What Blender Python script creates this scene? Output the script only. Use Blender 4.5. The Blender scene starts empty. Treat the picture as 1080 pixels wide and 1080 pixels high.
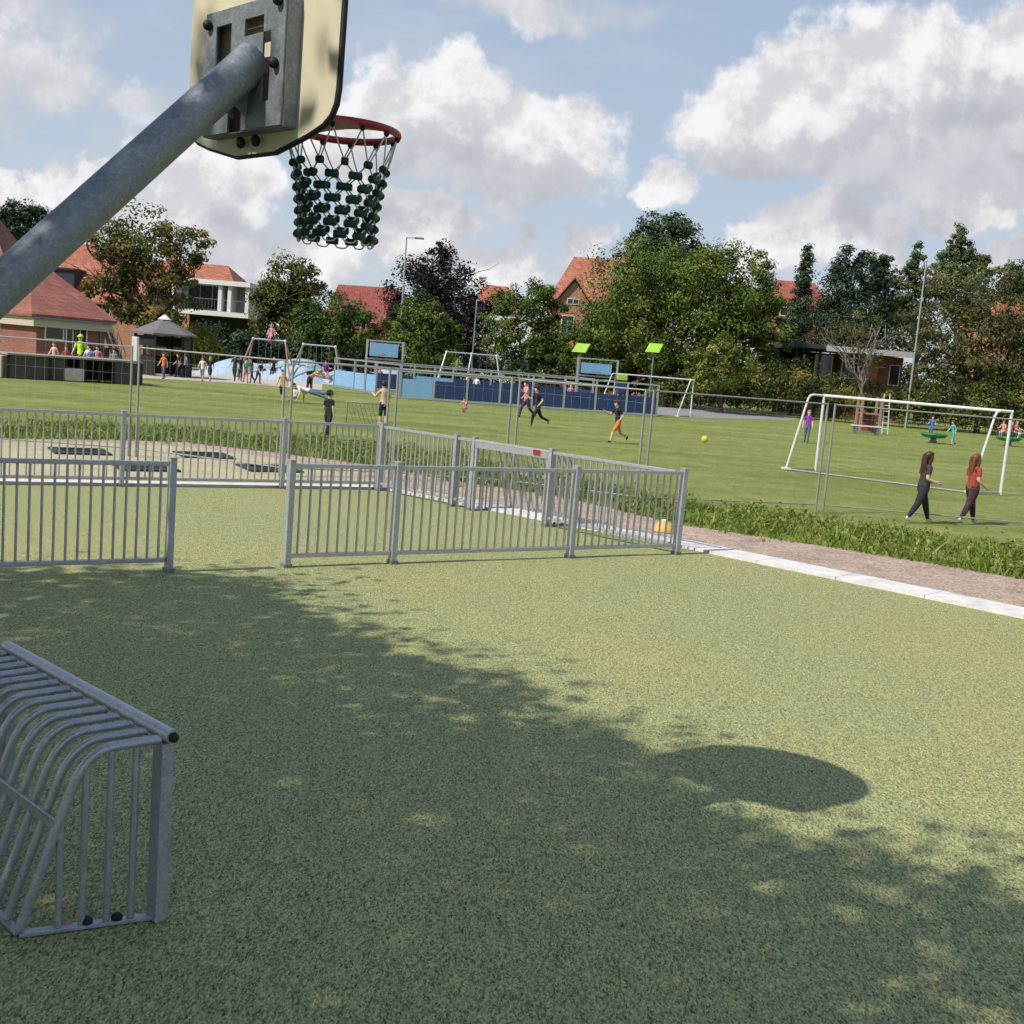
import bpy, bmesh, math, random
import numpy as np
from mathutils import Vector, Matrix, Euler
random.seed(7)
R = math.radians
sc = bpy.context.scene
COL = sc.collection

# ------------------------------------------------------------------ camera
F, PITCH, ROLL, CAMH = 1187.0, R(7.6), R(4.7), 2.2
_r0 = Vector((1, 0, 0)); _u0 = Vector((0, math.sin(PITCH), math.cos(PITCH))); FW = Vector((0, math.cos(PITCH), -math.sin(PITCH)))
CR = _r0*math.cos(ROLL) + _u0*math.sin(ROLL); CU = _u0*math.cos(ROLL) - _r0*math.sin(ROLL)
cd = bpy.data.cameras.new('camera'); cam = bpy.data.objects.new('camera', cd); COL.objects.link(cam)
cd.sensor_width = 36; cd.lens = 36*F/1080; cd.clip_start = .05; cd.clip_end = 5000
cam.matrix_world = Matrix(((CR.x, CU.x, -FW.x, 0), (CR.y, CU.y, -FW.y, 0), (CR.z, CU.z, -FW.z, CAMH), (0, 0, 0, 1)))
sc.camera = cam

def ray(x, y): return CR*((x-540)/F) - CU*((y-540)/F) + FW
def G(x, y, z=0.0):                        # ground point seen at a pixel of the survey photo
    d = ray(x, y); t = (z-CAMH)/d.z
    return Vector((0, 0, CAMH)) + d*t
def P(x, y, Y):                            # point at distance Y
    d = ray(x, y); return Vector((0, 0, CAMH)) + d*(Y/d.y)

# ------------------------------------------------------------------ world, sun, exposure
SUN_AZ, SUN_EL = R(35.0), R(46.4)           # direction the light travels towards, seen from above
sv = sc.view_settings; sv.view_transform = 'Standard'; sv.look = 'None'; sv.gamma = 1; sv.use_curve_mapping = False
sv.exposure = 0.0
sd = bpy.data.lights.new('sun', 'SUN'); so = bpy.data.objects.new('sun', sd); COL.objects.link(so)
sd.energy = 4.7; sd.angle = R(.5); sd.color = (1, .94, .84)
LD = Vector((math.cos(SUN_AZ)*math.cos(SUN_EL), math.sin(SUN_AZ)*math.cos(SUN_EL), -math.sin(SUN_EL)))
so.rotation_euler = LD.to_track_quat('-Z', 'Y').to_euler(); so.location = (-20, -15, 30)

W = bpy.data.worlds.new('World'); sc.world = W; W.use_nodes = True
SKY_STRENGTH = 0.10

class NT:
    """small helper for building node graphs"""
    def __init__(s, tree): s.t = tree; s.n = tree.nodes; s.l = tree.links
    def node(s, kind, **kw):
        n = s.n.new(kind)
        for k, v in kw.items(): setattr(n, k, v)
        return n
    def put(s, sock, v):
        if isinstance(v, bpy.types.NodeSocket): s.l.new(v, sock)
        elif v is not None:
            try: sock.default_value = v
            except Exception: sock.default_value = tuple(v) + (1,)
    def math(s, op, a, b=None, c=None, clamp=False):
        n = s.node('ShaderNodeMath', operation=op, use_clamp=clamp)
        s.put(n.inputs[0], a)
        if b is not None: s.put(n.inputs[1], b)
        if c is not None: s.put(n.inputs[2], c)
        return n.outputs[0]
    def vmath(s, op, a, b=None):
        n = s.node('ShaderNodeVectorMath', operation=op); s.put(n.inputs[0], a)
        if b is not None: s.put(n.inputs[1], b)
        return n.outputs['Value'] if op in ('DOT_PRODUCT', 'LENGTH') else n.outputs[0]
    def maprange(s, v, a, b, c=0., d=1., kind='SMOOTHSTEP'):
        n = s.node('ShaderNodeMapRange', interpolation_type=kind, clamp=True) if kind != 'SMOOTHSTEP' else s.node('ShaderNodeMapRange', interpolation_type=kind)
        for i, q in enumerate((v, a, b, c, d)): s.put(n.inputs[i], q)
        return n.outputs[0]
    def mix(s, f, a, b, blend='MIX'):
        n = s.node('ShaderNodeMix', data_type='RGBA', blend_type=blend)
        s.put(n.inputs[0], f); s.put(n.inputs[6], a); s.put(n.inputs[7], b)
        return n.outputs[2]
    def noise(s, vec, scale, detail=4, rough=.55, dist=0., dim='3D'):
        n = s.node('ShaderNodeTexNoise', noise_dimensions=dim); s.put(n.inputs['Vector'], vec)
        n.inputs['Scale'].default_value = scale; n.inputs['Detail'].default_value = detail
        n.inputs['Roughness'].default_value = rough; n.inputs['Distortion'].default_value = dist
        return n.outputs[0]
    def ramp(s, f, stops):
        n = s.node('ShaderNodeValToRGB'); s.put(n.inputs[0], f); e = n.color_ramp.elements
        while len(e) < len(stops): e.new(.5)
        for q, (p, c) in zip(e, stops): q.position = p; q.color = tuple(c) + (1,) if len(c) == 3 else c
        return n.outputs[0]

def build_world():
    t = W.node_tree; t.nodes.clear(); k = NT(t)
    out = k.node('ShaderNodeOutputWorld'); bg = k.node('ShaderNodeBackground'); t.links.new(bg.outputs[0], out.inputs[0])
    bg.inputs[1].default_value = SKY_STRENGTH
    sky = k.node('ShaderNodeTexSky', sky_type='NISHITA'); sky.sun_disc = False
    sky.sun_elevation = SUN_EL; sky.sun_rotation = math.atan2(-math.cos(SUN_AZ), -math.sin(SUN_AZ)) % (2*math.pi)
    sky.air_density = 1.0; sky.dust_density = 1.6; sky.ozone_density = 1.0
    tc = k.node('ShaderNodeTexCoord')
    # cumulus clouds: direction, half width, half height (in survey pixels), weight
    blobs = [(800, 128, 105, 62, 1), (905, 105, 120, 88, 1), (1010, 75, 130, 80, 1), (1100, 90, 130, 95, 1), (950, 155, 150, 55, 1),
             (430, 120, 95, 70, 1), (540, 150, 125, 72, 1), (470, 100, 90, 50, .9), (385, 160, 70, 45, .8),
             (708, 190, 55, 36, .95), (40, 85, 130, 52, .34), (-60, 60, 120, 90, .7),
             (60, 195, 58, 34, 1), (215, 190, 85, 48, 1), (190, 228, 110, 36, .85), (-20, 200, 60, 40, .9),
             (430, 232, 75, 34, .95), (260, 272, 95, 30, .95), (600, 256, 42, 30, .95), (75, 262, 60, 22, .9), (30, 205, 40, 22, .9), (250, 300, 90, 18, .9), (420, 262, 60, 20, .9), (690, 275, 40, 16, .8), (510, 285, 80, 26, .7), (340, 275, 70, 26, .8),
             (825, 268, 62, 36, 1), (895, 235, 95, 36, .85), (1050, 205, 75, 50, 1), (1080, 280, 60, 28, .9), (640, 285, 60, 20, .7), (960, 280, 70, 22, .6),
             (540, 2, 150, 24, .28), (60, 268, 80, 24, .8), (760, 300, 80, 18, .6), (-200, 150, 130, 70, 1), (1250, 190, 120, 90, 1), (300, -120, 220, 60, .8), (900, -160, 200, 60, .8)]
    g = bpy.data.node_groups.new('cloud_field', 'ShaderNodeTree')
    g.interface.new_socket('D', in_out='INPUT', socket_type='NodeSocketVector')
    g.interface.new_socket('F', in_out='OUTPUT', socket_type='NodeSocketFloat')
    q = NT(g); gi = q.node('NodeGroupInput'); go = q.node('NodeGroupOutput')
    D = gi.outputs[0]; acc = None          # D: sky direction as (x/y, z/y, 0)
    for (px, py, rx, ry, w) in blobs:
        c = ray(px, py); cx, cz = c.x/c.y, c.z/c.y
        n = q.node('ShaderNodeVectorMath', operation='MULTIPLY_ADD')
        q.put(n.inputs[0], D); n.inputs[1].default_value = (F/rx, F/ry, 0); n.inputs[2].default_value = (-cx*F/rx, -cz*F/ry, 0)
        d = q.vmath('LENGTH', n.outputs[0])
        f = q.math('MULTIPLY_ADD', d, -w, w)
        acc = f if acc is None else q.math('MAXIMUM', acc, f)
    g.links.new(acc, go.inputs[0])
    sx = k.node('ShaderNodeSeparateXYZ'); t.links.new(tc.outputs['Generated'], sx.inputs[0])
    yy = k.math('MAXIMUM', sx.outputs[1], .04)
    cb = k.node('ShaderNodeCombineXYZ'); k.put(cb.inputs[0], k.math('DIVIDE', sx.outputs[0], yy)); k.put(cb.inputs[1], k.math('DIVIDE', sx.outputs[2], yy))
    uv = cb.outputs[0]
    wn = k.node('ShaderNodeTexNoise', noise_dimensions='2D'); k.put(wn.inputs['Vector'], uv); wn.inputs['Scale'].default_value = 11; wn.inputs['Detail'].default_value = 4; wn.inputs['Roughness'].default_value = .6
    uvw = k.vmath('ADD', uv, k.vmath('MULTIPLY', k.vmath('SUBTRACT', wn.outputs[1], (.5, .5, .5)), (.11, .08, 0)))
    def cf(off):
        n = k.node('ShaderNodeGroup'); n.node_tree = g
        k.put(n.inputs[0], uvw if off is None else k.vmath('ADD', uvw, off)); return n.outputs[0]
    n1 = k.noise(uv, 15, 7, .62, .0, '2D'); n1b = k.noise(k.vmath('ADD', uv, (-.010, .022, 0)), 15, 5, .62, .0, '2D'); n2 = k.noise(uv, 4.5, 2, .5, 0., '2D')
    F0 = cf(None); f2 = k.math('ADD', cf((-.02, .055, 0)), k.math('MULTIPLY', k.math('SUBTRACT', n2, .5), .7))
    f0 = k.math('ADD', k.math('ADD', F0, k.math('MULTIPLY', k.math('SUBTRACT', n1, .5), .85)), k.math('MULTIPLY', k.math('SUBTRACT', n2, .5), .45))
    mask = k.maprange(f0, .0, .30)
    thin = k.math('MULTIPLY', k.maprange(k.noise(k.vmath('MULTIPLY', uv, (1, 3.4, 0)), 3.2, 5, .62, 0., '2D'), .42, .78), .38)
    shade = k.math('ADD', k.math('MULTIPLY', k.maprange(f2, .0, .75), .50), k.math('MULTIPLY', k.maprange(k.math('SUBTRACT', n1b, n1), -.16, .16), .46))
    cc = k.ramp(shade, [(0.0, (9.5, 9.4, 9.5)), (.26, (8.1, 8.0, 8.2)), (.52, (6.4, 6.4, 6.8)), (1.0, (4.9, 5.0, 5.5))])
    base = k.ramp(sx.outputs[2], [(0.0, (6.8, 7.2, 7.8)), (.12, (5.3, 6.3, 7.6)), (.3, (4.4, 5.5, 7.2)), (.6, (2.7, 4.0, 6.3)), (1.0, (1.9, 3.1, 5.6))])
    base = k.mix(.22, base, k.mix(1.0, sky.outputs[0], (1.15, 1.1, 1.1), 'MULTIPLY'))
    base = k.mix(thin, base, (6.6, 6.8, 7.3))
    acc2 = None                                     # soft grey stratus
    for (px, py, rx, ry, w) in ((40, 88, 190, 52, 1), (150, 108, 110, 34, .8), (20, 15, 150, 50, .8), (540, 0, 210, 26, 1), (655, 10, 70, 16, .8), (330, -40, 200, 60, .9), (990, 178, 170, 34, .8), (520, 190, 130, 24, .7)):
        c = ray(px, py); n = k.node('ShaderNodeVectorMath', operation='MULTIPLY_ADD')
        k.put(n.inputs[0], uvw); n.inputs[1].default_value = (F/rx, F/ry, 0); n.inputs[2].default_value = (-c.x/c.y*F/rx, -c.z/c.y*F/ry, 0)
        f = k.math('MULTIPLY_ADD', k.vmath('LENGTH', n.outputs[0]), -w, w); acc2 = f if acc2 is None else k.math('MAXIMUM', acc2, f)
    strat = k.math('MULTIPLY', k.maprange(k.math('ADD', acc2, k.math('MULTIPLY', k.math('SUBTRACT', n1, .5), .6)), -.05, .75), .60)
    fin = k.mix(k.math('MULTIPLY', mask, .96), base, cc)
    fin = k.mix(strat, fin, (5.9, 6.1, 6.6))
    fin = k.mix(k.maprange(sx.outputs[2], -.02, .01), base, fin)      # clouds only above the horizon
    t.links.new(fin, bg.inputs[0])
build_world()
W.cycles.sampling_method = 'NONE'
cy = sc.cycles; cy.max_bounces = 5; cy.diffuse_bounces = 2; cy.glossy_bounces = 2; cy.transmission_bounces = 2; cy.transparent_max_bounces = 4
cy.use_adaptive_sampling = True; cy.adaptive_threshold = .03; cy.adaptive_min_samples = 12; cy.caustics_reflective = False; cy.caustics_refractive = False
cy.use_denoising = True

# ------------------------------------------------------------------ helpers
def rgb(r, g, b):
    f = lambda c: ((c/255)/12.92 if c/255 <= .04045 else ((c/255+.055)/1.055)**2.4)
    return (f(r), f(g), f(b))

MATS = {}
def mat(name, c, rough=.6, metal=0., var=.18, scale=6., bump=0., bscale=60., c2=None, spec=.4):
    """plain procedural surface: base colour broken up by two noises, optional fine bump"""
    if name in MATS: return MATS[name]
    m = bpy.data.materials.new(name); m.use_nodes = True; k = NT(m.node_tree); b = k.n['Principled BSDF']
    tc = k.node('ShaderNodeTexCoord'); o = tc.outputs['Object']
    n = k.noise(o, scale, 6, .6); n2 = k.noise(o, scale*7, 3, .6)
    f = k.math('ADD', k.math('MULTIPLY', n, .7), k.math('MULTIPLY', n2, .3))
    lo = tuple(x*(1-var) for x in c); hi = tuple(min(1, x*(1+var)) for x in (c2 or c))
    k.put(b.inputs['Base Color'], k.ramp(f, [(.3, lo), (.7, hi)]))
    k.put(b.inputs['Roughness'], k.maprange(n2, .3, .7, max(0, rough-.08), min(1, rough+.08), 'LINEAR'))
    b.inputs['Metallic'].default_value = metal
    b.inputs['Specular IOR Level'].default_value = spec
    if bump:
        bn = k.node('ShaderNodeBump'); bn.inputs['Strength'].default_value = bump; bn.inputs['Distance'].default_value = .02
        k.put(bn.inputs['Height'], k.noise(o, bscale, 4, .6)); k.l.new(bn.outputs[0], b.inputs['Normal'])
    MATS[name] = m; return m

def leaf_mat(name, stops, trans=.25, rough=.5):
    if name in MATS: return MATS[name]
    gn = {'leaf_green': (1.65, 1.40, 1.2), 'leaf_olive': (1.75, 1.6, 1.4), 'leaf_conifer': (1.9, 1.7, 1.45), 'leaf_hedge': (1.8, 1.65, 1.4), 'leaf_brown': (1.5, 1.5, 1.4), 'leaf_purple': (1.3, 1.2, 1.25), 'leaf_grey_green': (1.5, 1.4, 1.3), 'grass_blades': (1.5, 1.3, 1.35)}.get(name, (1, 1, 1))
    stops = [(p, tuple(min(.8, x*g) for x, g in zip(c, gn))) for p, c in stops]
    m = bpy.data.materials.new(name); m.use_nodes = True; k = NT(m.node_tree); k.n.clear()
    out = k.node('ShaderNodeOutputMaterial'); at = k.node('ShaderNodeAttribute'); at.attribute_name = 'tone'
    c = k.ramp(at.outputs['Fac'], stops)
    d = k.node('ShaderNodeBsdfPrincipled'); k.put(d.inputs['Base Color'], c); d.inputs['Roughness'].default_value = rough; d.inputs['Specular IOR Level'].default_value = .25
    tr = k.node('ShaderNodeBsdfTranslucent'); k.put(tr.inputs[0], k.mix(1, c, (1.1, 1.25, .6), 'MULTIPLY'))
    mx = k.node('ShaderNodeMixShader'); mx.inputs[0].default_value = trans
    k.l.new(d.outputs[0], mx.inputs[1]); k.l.new(tr.outputs[0], mx.inputs[2]); k.l.new(mx.outputs[0], out.inputs[0])
    MATS[name] = m; return m

class MB:
    """collects shapes in world (or local) coordinates and links them as one mesh object"""
    def __init__(s): s.v = []; s.f = []; s.sm = []; s.mi = []
    def add(s, vs, fs, smooth=False, mi=0):
        o = len(s.v); s.v += [Vector(v) for v in vs]
        for f in fs: s.f.append([o+i for i in f]); s.sm.append(smooth); s.mi.append(mi)
        return s
    def box(s, c, size, rot=None, mi=0, bev=0.):
        hx, hy, hz = size[0]/2, size[1]/2, size[2]/2
        if bev > 0:
            bm = bmesh.new(); bmesh.ops.create_cube(bm, size=1)
            for v in bm.verts: v.co = Vector((v.co.x*size[0], v.co.y*size[1], v.co.z*size[2]))
            bmesh.ops.bevel(bm, geom=list(bm.edges), offset=bev, segments=2, affect='EDGES', profile=.5)
            bm.verts.index_update(); vs = [v.co.copy() for v in bm.verts]; fs = [[v.index for v in f.verts] for f in bm.faces]; bm.free()
        else:
            vs = [Vector((x, y, z)) for z in (-hz, hz) for y in (-hy, hy) for x in (-hx, hx)]
            fs = [(0, 2, 3, 1), (4, 5, 7, 6), (0, 1, 5, 4), (2, 6, 7, 3), (0, 4, 6, 2), (1, 3, 7, 5)]
        if rot is not None: vs = [rot @ v for v in vs]
        return s.add([v+Vector(c) for v in vs], fs, False, mi)
    def bar(s, a, b, w, h, mi=0, up=Vector((0, 0, 1)), bev=0.):
        """rectangular bar from a to b; w across, h along 'up'"""
        a, b = Vector(a), Vector(b); d = (b-a); L = d.length; d.normalize()
        x = d.cross(up)
        if x.length < 1e-4: x = d.cross(Vector((1, 0, 0)))
        x.normalize(); z = x.cross(d)
        rot = Matrix((x, d, z)).transposed()
        return s.box((a+b)/2, (w, L, h), rot, mi, bev)
    def tube(s, pts, r, n=8, cap=True, mi=0, closed=False):
        pts = [Vector(p) for p in pts]; N = len(pts); rs = r if isinstance(r, (list, tuple)) else [r]*N
        vs = []; prev = None
        for i, p in enumerate(pts):
            if closed: t = pts[(i+1) % N]-pts[i-1]
            else: t = (pts[min(i+1, N-1)]-pts[max(i-1, 0)])
            t.normalize()
            if prev is None:
                x = t.cross(Vector((0, 0, 1)))
                if x.length < .05: x = t.cross(Vector((1, 0, 0)))
            else: x = prev - t*prev.dot(t)
            x.normalize(); y = t.cross(x); prev = x
            vs += [p + (x*math.cos(2*math.pi*k/n)+y*math.sin(2*math.pi*k/n))*rs[i] for k in range(n)]
        fs = []
        for i in range(N if closed else N-1):
            j = (i+1) % N
            for k in range(n): fs.append((i*n+k, i*n+(k+1) % n, j*n+(k+1) % n, j*n+k))
        s.add(vs, fs, True, mi)
        if cap and not closed:
            s.add(vs[:n], [list(range(n))[::-1]], False, mi); s.add(vs[-n:], [list(range(n))], False, mi)
        return s
    def ell(s, c, r, n=12, m=8, rot=None, mi=0):
        c = Vector(c); r = (r, r, r) if not hasattr(r, '__len__') else r
        vs = [Vector((0, 0, r[2]))]
        for i in range(1, m):
            t = math.pi*i/m
            vs += [Vector((r[0]*math.sin(t)*math.cos(2*math.pi*k/n), r[1]*math.sin(t)*math.sin(2*math.pi*k/n), r[2]*math.cos(t))) for k in range(n)]
        vs.append(Vector((0, 0, -r[2])))
        fs = [(0, 1+k, 1+(k+1) % n) for k in range(n)]
        for i in range(m-2):
            for k in range(n):
                a = 1+i*n; fs.append((a+k, a+n+k, a+n+(k+1) % n, a+(k+1) % n))
        a = 1+(m-2)*n; fs += [(a+(k+1) % n, a+k, len(vs)-1) for k in range(n)]
        if rot is not None: vs = [rot @ v for v in vs]
        return s.add([v+c for v in vs], fs, True, mi)
    def poly(s, pts, mi=0): return s.add(pts, [list(range(len(pts)))], False, mi)
    def prism(s, pts, off, mi=0):
        """closed outline 'pts' (3-D) extruded by vector off"""
        n = len(pts); off = Vector(off); pts = [Vector(p) for p in pts]
        return s.add(pts + [p+off for p in pts], [list(range(n))[::-1], list(range(n, 2*n))] + [(i, (i+1) % n, n+(i+1) % n, n+i) for i in range(n)], False, mi)
    def build(s, name, mats, parent=None, world=True, fixn=True):
        me = bpy.data.meshes.new(name)
        vs = s.v
        if parent is not None and world:
            inv = ROOTM[parent.name]; vs = [inv @ v for v in vs]
        me.from_pydata([tuple(v) for v in vs], [], s.f)
        me.polygons.foreach_set('use_smooth', s.sm); me.polygons.foreach_set('material_index', s.mi)
        for m in (mats if isinstance(mats, (list, tuple)) else [mats]): me.materials.append(m)
        if fixn:
            bm = bmesh.new(); bm.from_mesh(me); bmesh.ops.recalc_face_normals(bm, faces=list(bm.faces)); bm.to_mesh(me); bm.free()
        me.update()
        o = bpy.data.objects.new(name, me); COL.objects.link(o)
        if parent is not None:
            o.parent = parent; ROOTM[o.name] = ROOTM[parent.name]
        else: ROOTM[o.name] = Matrix.Identity(4)
        return o

ROOTM = {}
def thing(name, label, cat, loc=(0, 0, 0), rz=0., group=None):
    o = bpy.data.objects.new(name, None); COL.objects.link(o); o.empty_display_size = .2
    o.location = loc; o.rotation_euler = (0, 0, rz); o['label'] = label; o['category'] = cat
    if group: o['group'] = group
    ROOTM[o.name] = (Matrix.Translation(Vector(loc)) @ Matrix.Rotation(rz, 4, 'Z')).inverted()
    return o
def tag(o, label, cat, group=None, kind=None):
    o['label'] = label; o['category'] = cat
    if group: o['group'] = group
    if kind: o['kind'] = kind
    return o
def rebase(o, loc):
    """move a single-mesh thing's origin to its base"""
    loc = Vector(loc); o.data.transform(Matrix.Translation(-loc)); o.location = loc
    return o
def struct(o, label, cat='ground'):
    o['kind'] = 'structure'; o['label'] = label; o['category'] = cat; return o

def quads_object(name, V, tone, material, parent=None):
    """V: (n,k,3) numpy array of n separate k-gons with a per-face 'tone'"""
    n, k = V.shape[:2]; me = bpy.data.meshes.new(name)
    if parent is not None:
        inv = np.array(ROOTM[parent.name]); V = V@inv[:3, :3].T + inv[:3, 3]
    me.vertices.add(n*k); me.vertices.foreach_set('co', V.astype(np.float32).ravel())
    me.loops.add(n*k); me.loops.foreach_set('vertex_index', np.arange(n*k, dtype=np.int32))
    me.polygons.add(n); me.polygons.foreach_set('loop_start', np.arange(0, n*k, k, dtype=np.int32))
    a = me.attributes.new('tone', 'FLOAT', 'FACE'); a.data.foreach_set('value', np.clip(tone, 0, 1).astype(np.float32))
    me.materials.append(material); me.update(calc_edges=True); me.validate()
    o = bpy.data.objects.new(name, me); COL.objects.link(o)
    if parent is not None: o.parent = parent; ROOTM[o.name] = ROOTM[parent.name]
    return o

# ------------------------------------------------------------------ ground materials
def court_mat():
    m = bpy.data.materials.new('court_granules'); m.use_nodes = True; k = NT(m.node_tree); b = k.n['Principled BSDF']
    o = k.node('ShaderNodeTexCoord').outputs['Object']
    os_ = k.vmath('MULTIPLY', o, (1, .45, 1))
    v = k.node('ShaderNodeTexVoronoi'); k.put(v.inputs['Vector'], os_); v.inputs['Scale'].default_value = 190
    sep = k.node('ShaderNodeSeparateColor'); k.l.new(v.outputs['Color'], sep.inputs[0])
    v2 = k.node('ShaderNodeTexVoronoi'); k.put(v2.inputs['Vector'], os_); v2.inputs['Scale'].default_value = 108
    sep2 = k.node('ShaderNodeSeparateColor'); k.l.new(v2.outputs['Color'], sep2.inputs[0])
    f = k.math('ADD', k.math('MULTIPLY', sep.outputs[0], .62), k.math('MULTIPLY', sep2.outputs[1], .38))
    c = k.ramp(f, [(.08, (.070, .082, .048)), (.36, (.245, .238, .120)), (.60, (.375, .345, .176)), (.92, (.58, .52, .29))])
    big = k.noise(o, .33, 4, .6); mid = k.noise(o, 2.3, 5, .65)
    sandy = k.maprange(k.math('ADD', k.math('MULTIPLY', big, .7), k.math('MULTIPLY', mid, .3)), .36, .66)
    xyz = k.node('ShaderNodeSeparateXYZ'); k.l.new(o, xyz.inputs[0])
    c = k.mix(k.math('MULTIPLY', sandy, .55), k.mix(1, c, (.86, .98, .86), 'MULTIPLY'), k.mix(1, c, (1.10, 1.03, .84), 'MULTIPLY'))
    k.put(b.inputs['Base Color'], c); b.inputs['Roughness'].default_value = .92; b.inputs['Specular IOR Level'].default_value = .2
    bn = k.node('ShaderNodeBump'); bn.inputs['Strength'].default_value = .4; bn.inputs['Distance'].default_value = .004
    k.put(bn.inputs['Height'], v.outputs['Distance']); k.l.new(bn.outputs[0], b.inputs['Normal'])
    return m
def lawn_mat():
    m = bpy.data.materials.new('mown_lawn'); m.use_nodes = True; k = NT(m.node_tree); b = k.n['Principled BSDF']
    o = k.node('ShaderNodeTexCoord').outputs['Object']
    a = k.noise(k.vmath('MULTIPLY', o, (.35, 1, 1)), .55, 6, .65); f = k.noise(o, 9, 5, .7); g = k.noise(k.vmath('MULTIPLY', o, (1, .4, 1)), 2.2, 5, .65)
    h = k.noise(k.vmath('MULTIPLY', o, (1, .35, 1)), 26, 3, .7)
    s = k.math('ADD', k.math('ADD', k.math('MULTIPLY', a, .30), k.math('MULTIPLY', g, .25)), k.math('ADD', k.math('MULTIPLY', f, .22), k.math('MULTIPLY', h, .23)))
    bnd = k.noise(k.vmath('MULTIPLY', o, (.05, .42, 1)), 1.0, 2, .5); s = k.math('ADD', s, k.math('MULTIPLY', k.math('SUBTRACT', bnd, .5), .16))
    c = k.ramp(s, [(.36, (.088, .132, .024)), (.46, (.172, .212, .044)), (.54, (.250, .272, .078)), (.63, (.37, .335, .145))])
    k.put(b.inputs['Base Color'], c); b.inputs['Roughness'].default_value = .9; b.inputs['Specular IOR Level'].default_value = .2
    bn = k.node('ShaderNodeBump'); bn.inputs['Strength'].default_value = .8; bn.inputs['Distance'].default_value = .05
    k.put(bn.inputs['Height'], k.noise(o, 22, 4, .7)); k.l.new(bn.outputs[0], b.inputs['Normal'])
    return m
def grit_mat(name, stops, scale=60, spread=.35, bump=.5):
    m = bpy.data.materials.new(name); m.use_nodes = True; k = NT(m.node_tree); b = k.n['Principled BSDF']
    o = k.node('ShaderNodeTexCoord').outputs['Object']
    v = k.node('ShaderNodeTexVoronoi'); k.put(v.inputs['Vector'], o); v.inputs['Scale'].default_value = scale
    sep = k.node('ShaderNodeSeparateColor'); k.l.new(v.outputs['Color'], sep.inputs[0])
    f = k.math('ADD', k.math('MULTIPLY', sep.outputs[0], spread), k.math('MULTIPLY', k.noise(o, 1.7, 6, .65), 1-spread))
    k.put(b.inputs['Base Color'], k.ramp(f, stops)); b.inputs['Roughness'].default_value = .93; b.inputs['Specular IOR Level'].default_value = .2
    bn = k.node('ShaderNodeBump'); bn.inputs['Strength'].default_value = bump; bn.inputs['Distance'].default_value = .012
    k.put(bn.inputs['Height'], v.outputs['Distance']); k.l.new(bn.outputs[0], b.inputs['Normal'])
    return m

def sheet(name, pts, z, m, label, cat='ground'):
    o = MB().poly([(p[0], p[1], z) for p in pts]).build(name, m, fixn=False)
    if o.data.polygons[0].normal.z < 0: o.data.flip_normals()
    return struct(o, label, cat)

# ------------------------------------------------------------------ ground sheets (z steps of 4 mm and more)
M_LAWN = lawn_mat(); M_COURT = court_mat()
M_GRAVEL = grit_mat('gravel', [(.25, (.22, .15, .12)), (.5, (.40, .30, .235)), (.8, (.60, .47, .38))], 42, .4)
M_BEIGE = grit_mat('beige_surfacing', [(.25, (.33, .29, .18)), (.5, (.47, .42, .27)), (.8, (.56, .51, .34))], 60, .4)
M_KERB = mat('pale_concrete_kerb', (.66, .63, .61), .85, var=.26, scale=4, bump=.2)
sheet('lawn', [(-900, -300), (900, -300), (900, 2500), (-900, 2500)], -.014, M_LAWN, 'mown green lawn of the sports field with dry patches', 'lawn')
KIN = [Vector((-2.10, 17.92, 0)), Vector((2.25, 14.33, 0)), Vector((5.36, 11.43, 0)), Vector((14.0, 3.2, 0))]
def offs(line, d):
    out = []
    for i, p in enumerate(line):
        t = (line[min(i+1, len(line)-1)]-line[max(i-1, 0)]).normalized(); out.append(p + Vector((-t.y, t.x, 0))*d)
    return out
KOUT = offs(KIN, .50)
BL = Vector((-2.10, 17.92, 0)); BD = Vector((-.862, -.506, 0)); BN = Vector((-.506, .862, 0))
GR_OUT = [G(x, y) for x, y in ((-120, 460), (0, 462), (100, 463), (200, 466), (300, 478), (385, 489), (474, 506), (580, 521), (720, 553), (900, 580), (1080, 610))] + [Vector((14, 8.4, 0))]
sheet('gravel', GR_OUT + [KOUT[3], KOUT[2], KOUT[1], KOUT[0]] + [BL+BD*30+BN*.3, Vector((-26, 16, 0))], -.009, M_GRAVEL, 'pinkish gravel strip running along the white kerb', 'gravel path')
bz = [G(x, y) for x, y in ((-120, 464), (0, 466), (100, 467), (200, 471), (300, 484), (375, 495), (398, 506))]
sheet('beige_surfacing', bz + [BL+BN*.3, BL+BD*30+BN*.3, Vector((-26, 15.5, 0))], -.005, M_BEIGE, 'beige safety surfacing behind the back fence', 'ground')
sheet('court_surface', [KIN[0], KIN[1], KIN[2], KIN[3], (14, -12), (-24, -12), BL+BD*30], 0., M_COURT, 'speckled olive green rubber court surface partly in tree shade', 'court')
kb = MB()
for i in range(3):
    L = (KIN[i+1]-KIN[i]).length; n = max(1, round(L/1.0))
    for j in range(n):
        a, b_, c, d = (KIN[i].lerp(KIN[i+1], (j+.004)/n), KIN[i].lerp(KIN[i+1], (j+.996)/n), KOUT[i].lerp(KOUT[i+1], (j+.996)/n), KOUT[i].lerp(KOUT[i+1], (j+.004)/n))
        kb.prism([(p.x, p.y, -.1) for p in (a, b_, c, d)], (0, 0, .135))
for j in range(30):
    a = BL+BD*(j+.004); b_ = BL+BD*(j+.996)
    kb.prism([(p.x, p.y, -.1) for p in (a, b_, b_+BN*.28, a+BN*.28)], (0, 0, .135))
struct(kb.build('kerb', M_KERB), 'white concrete kerb edging the court', 'kerb')

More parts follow.
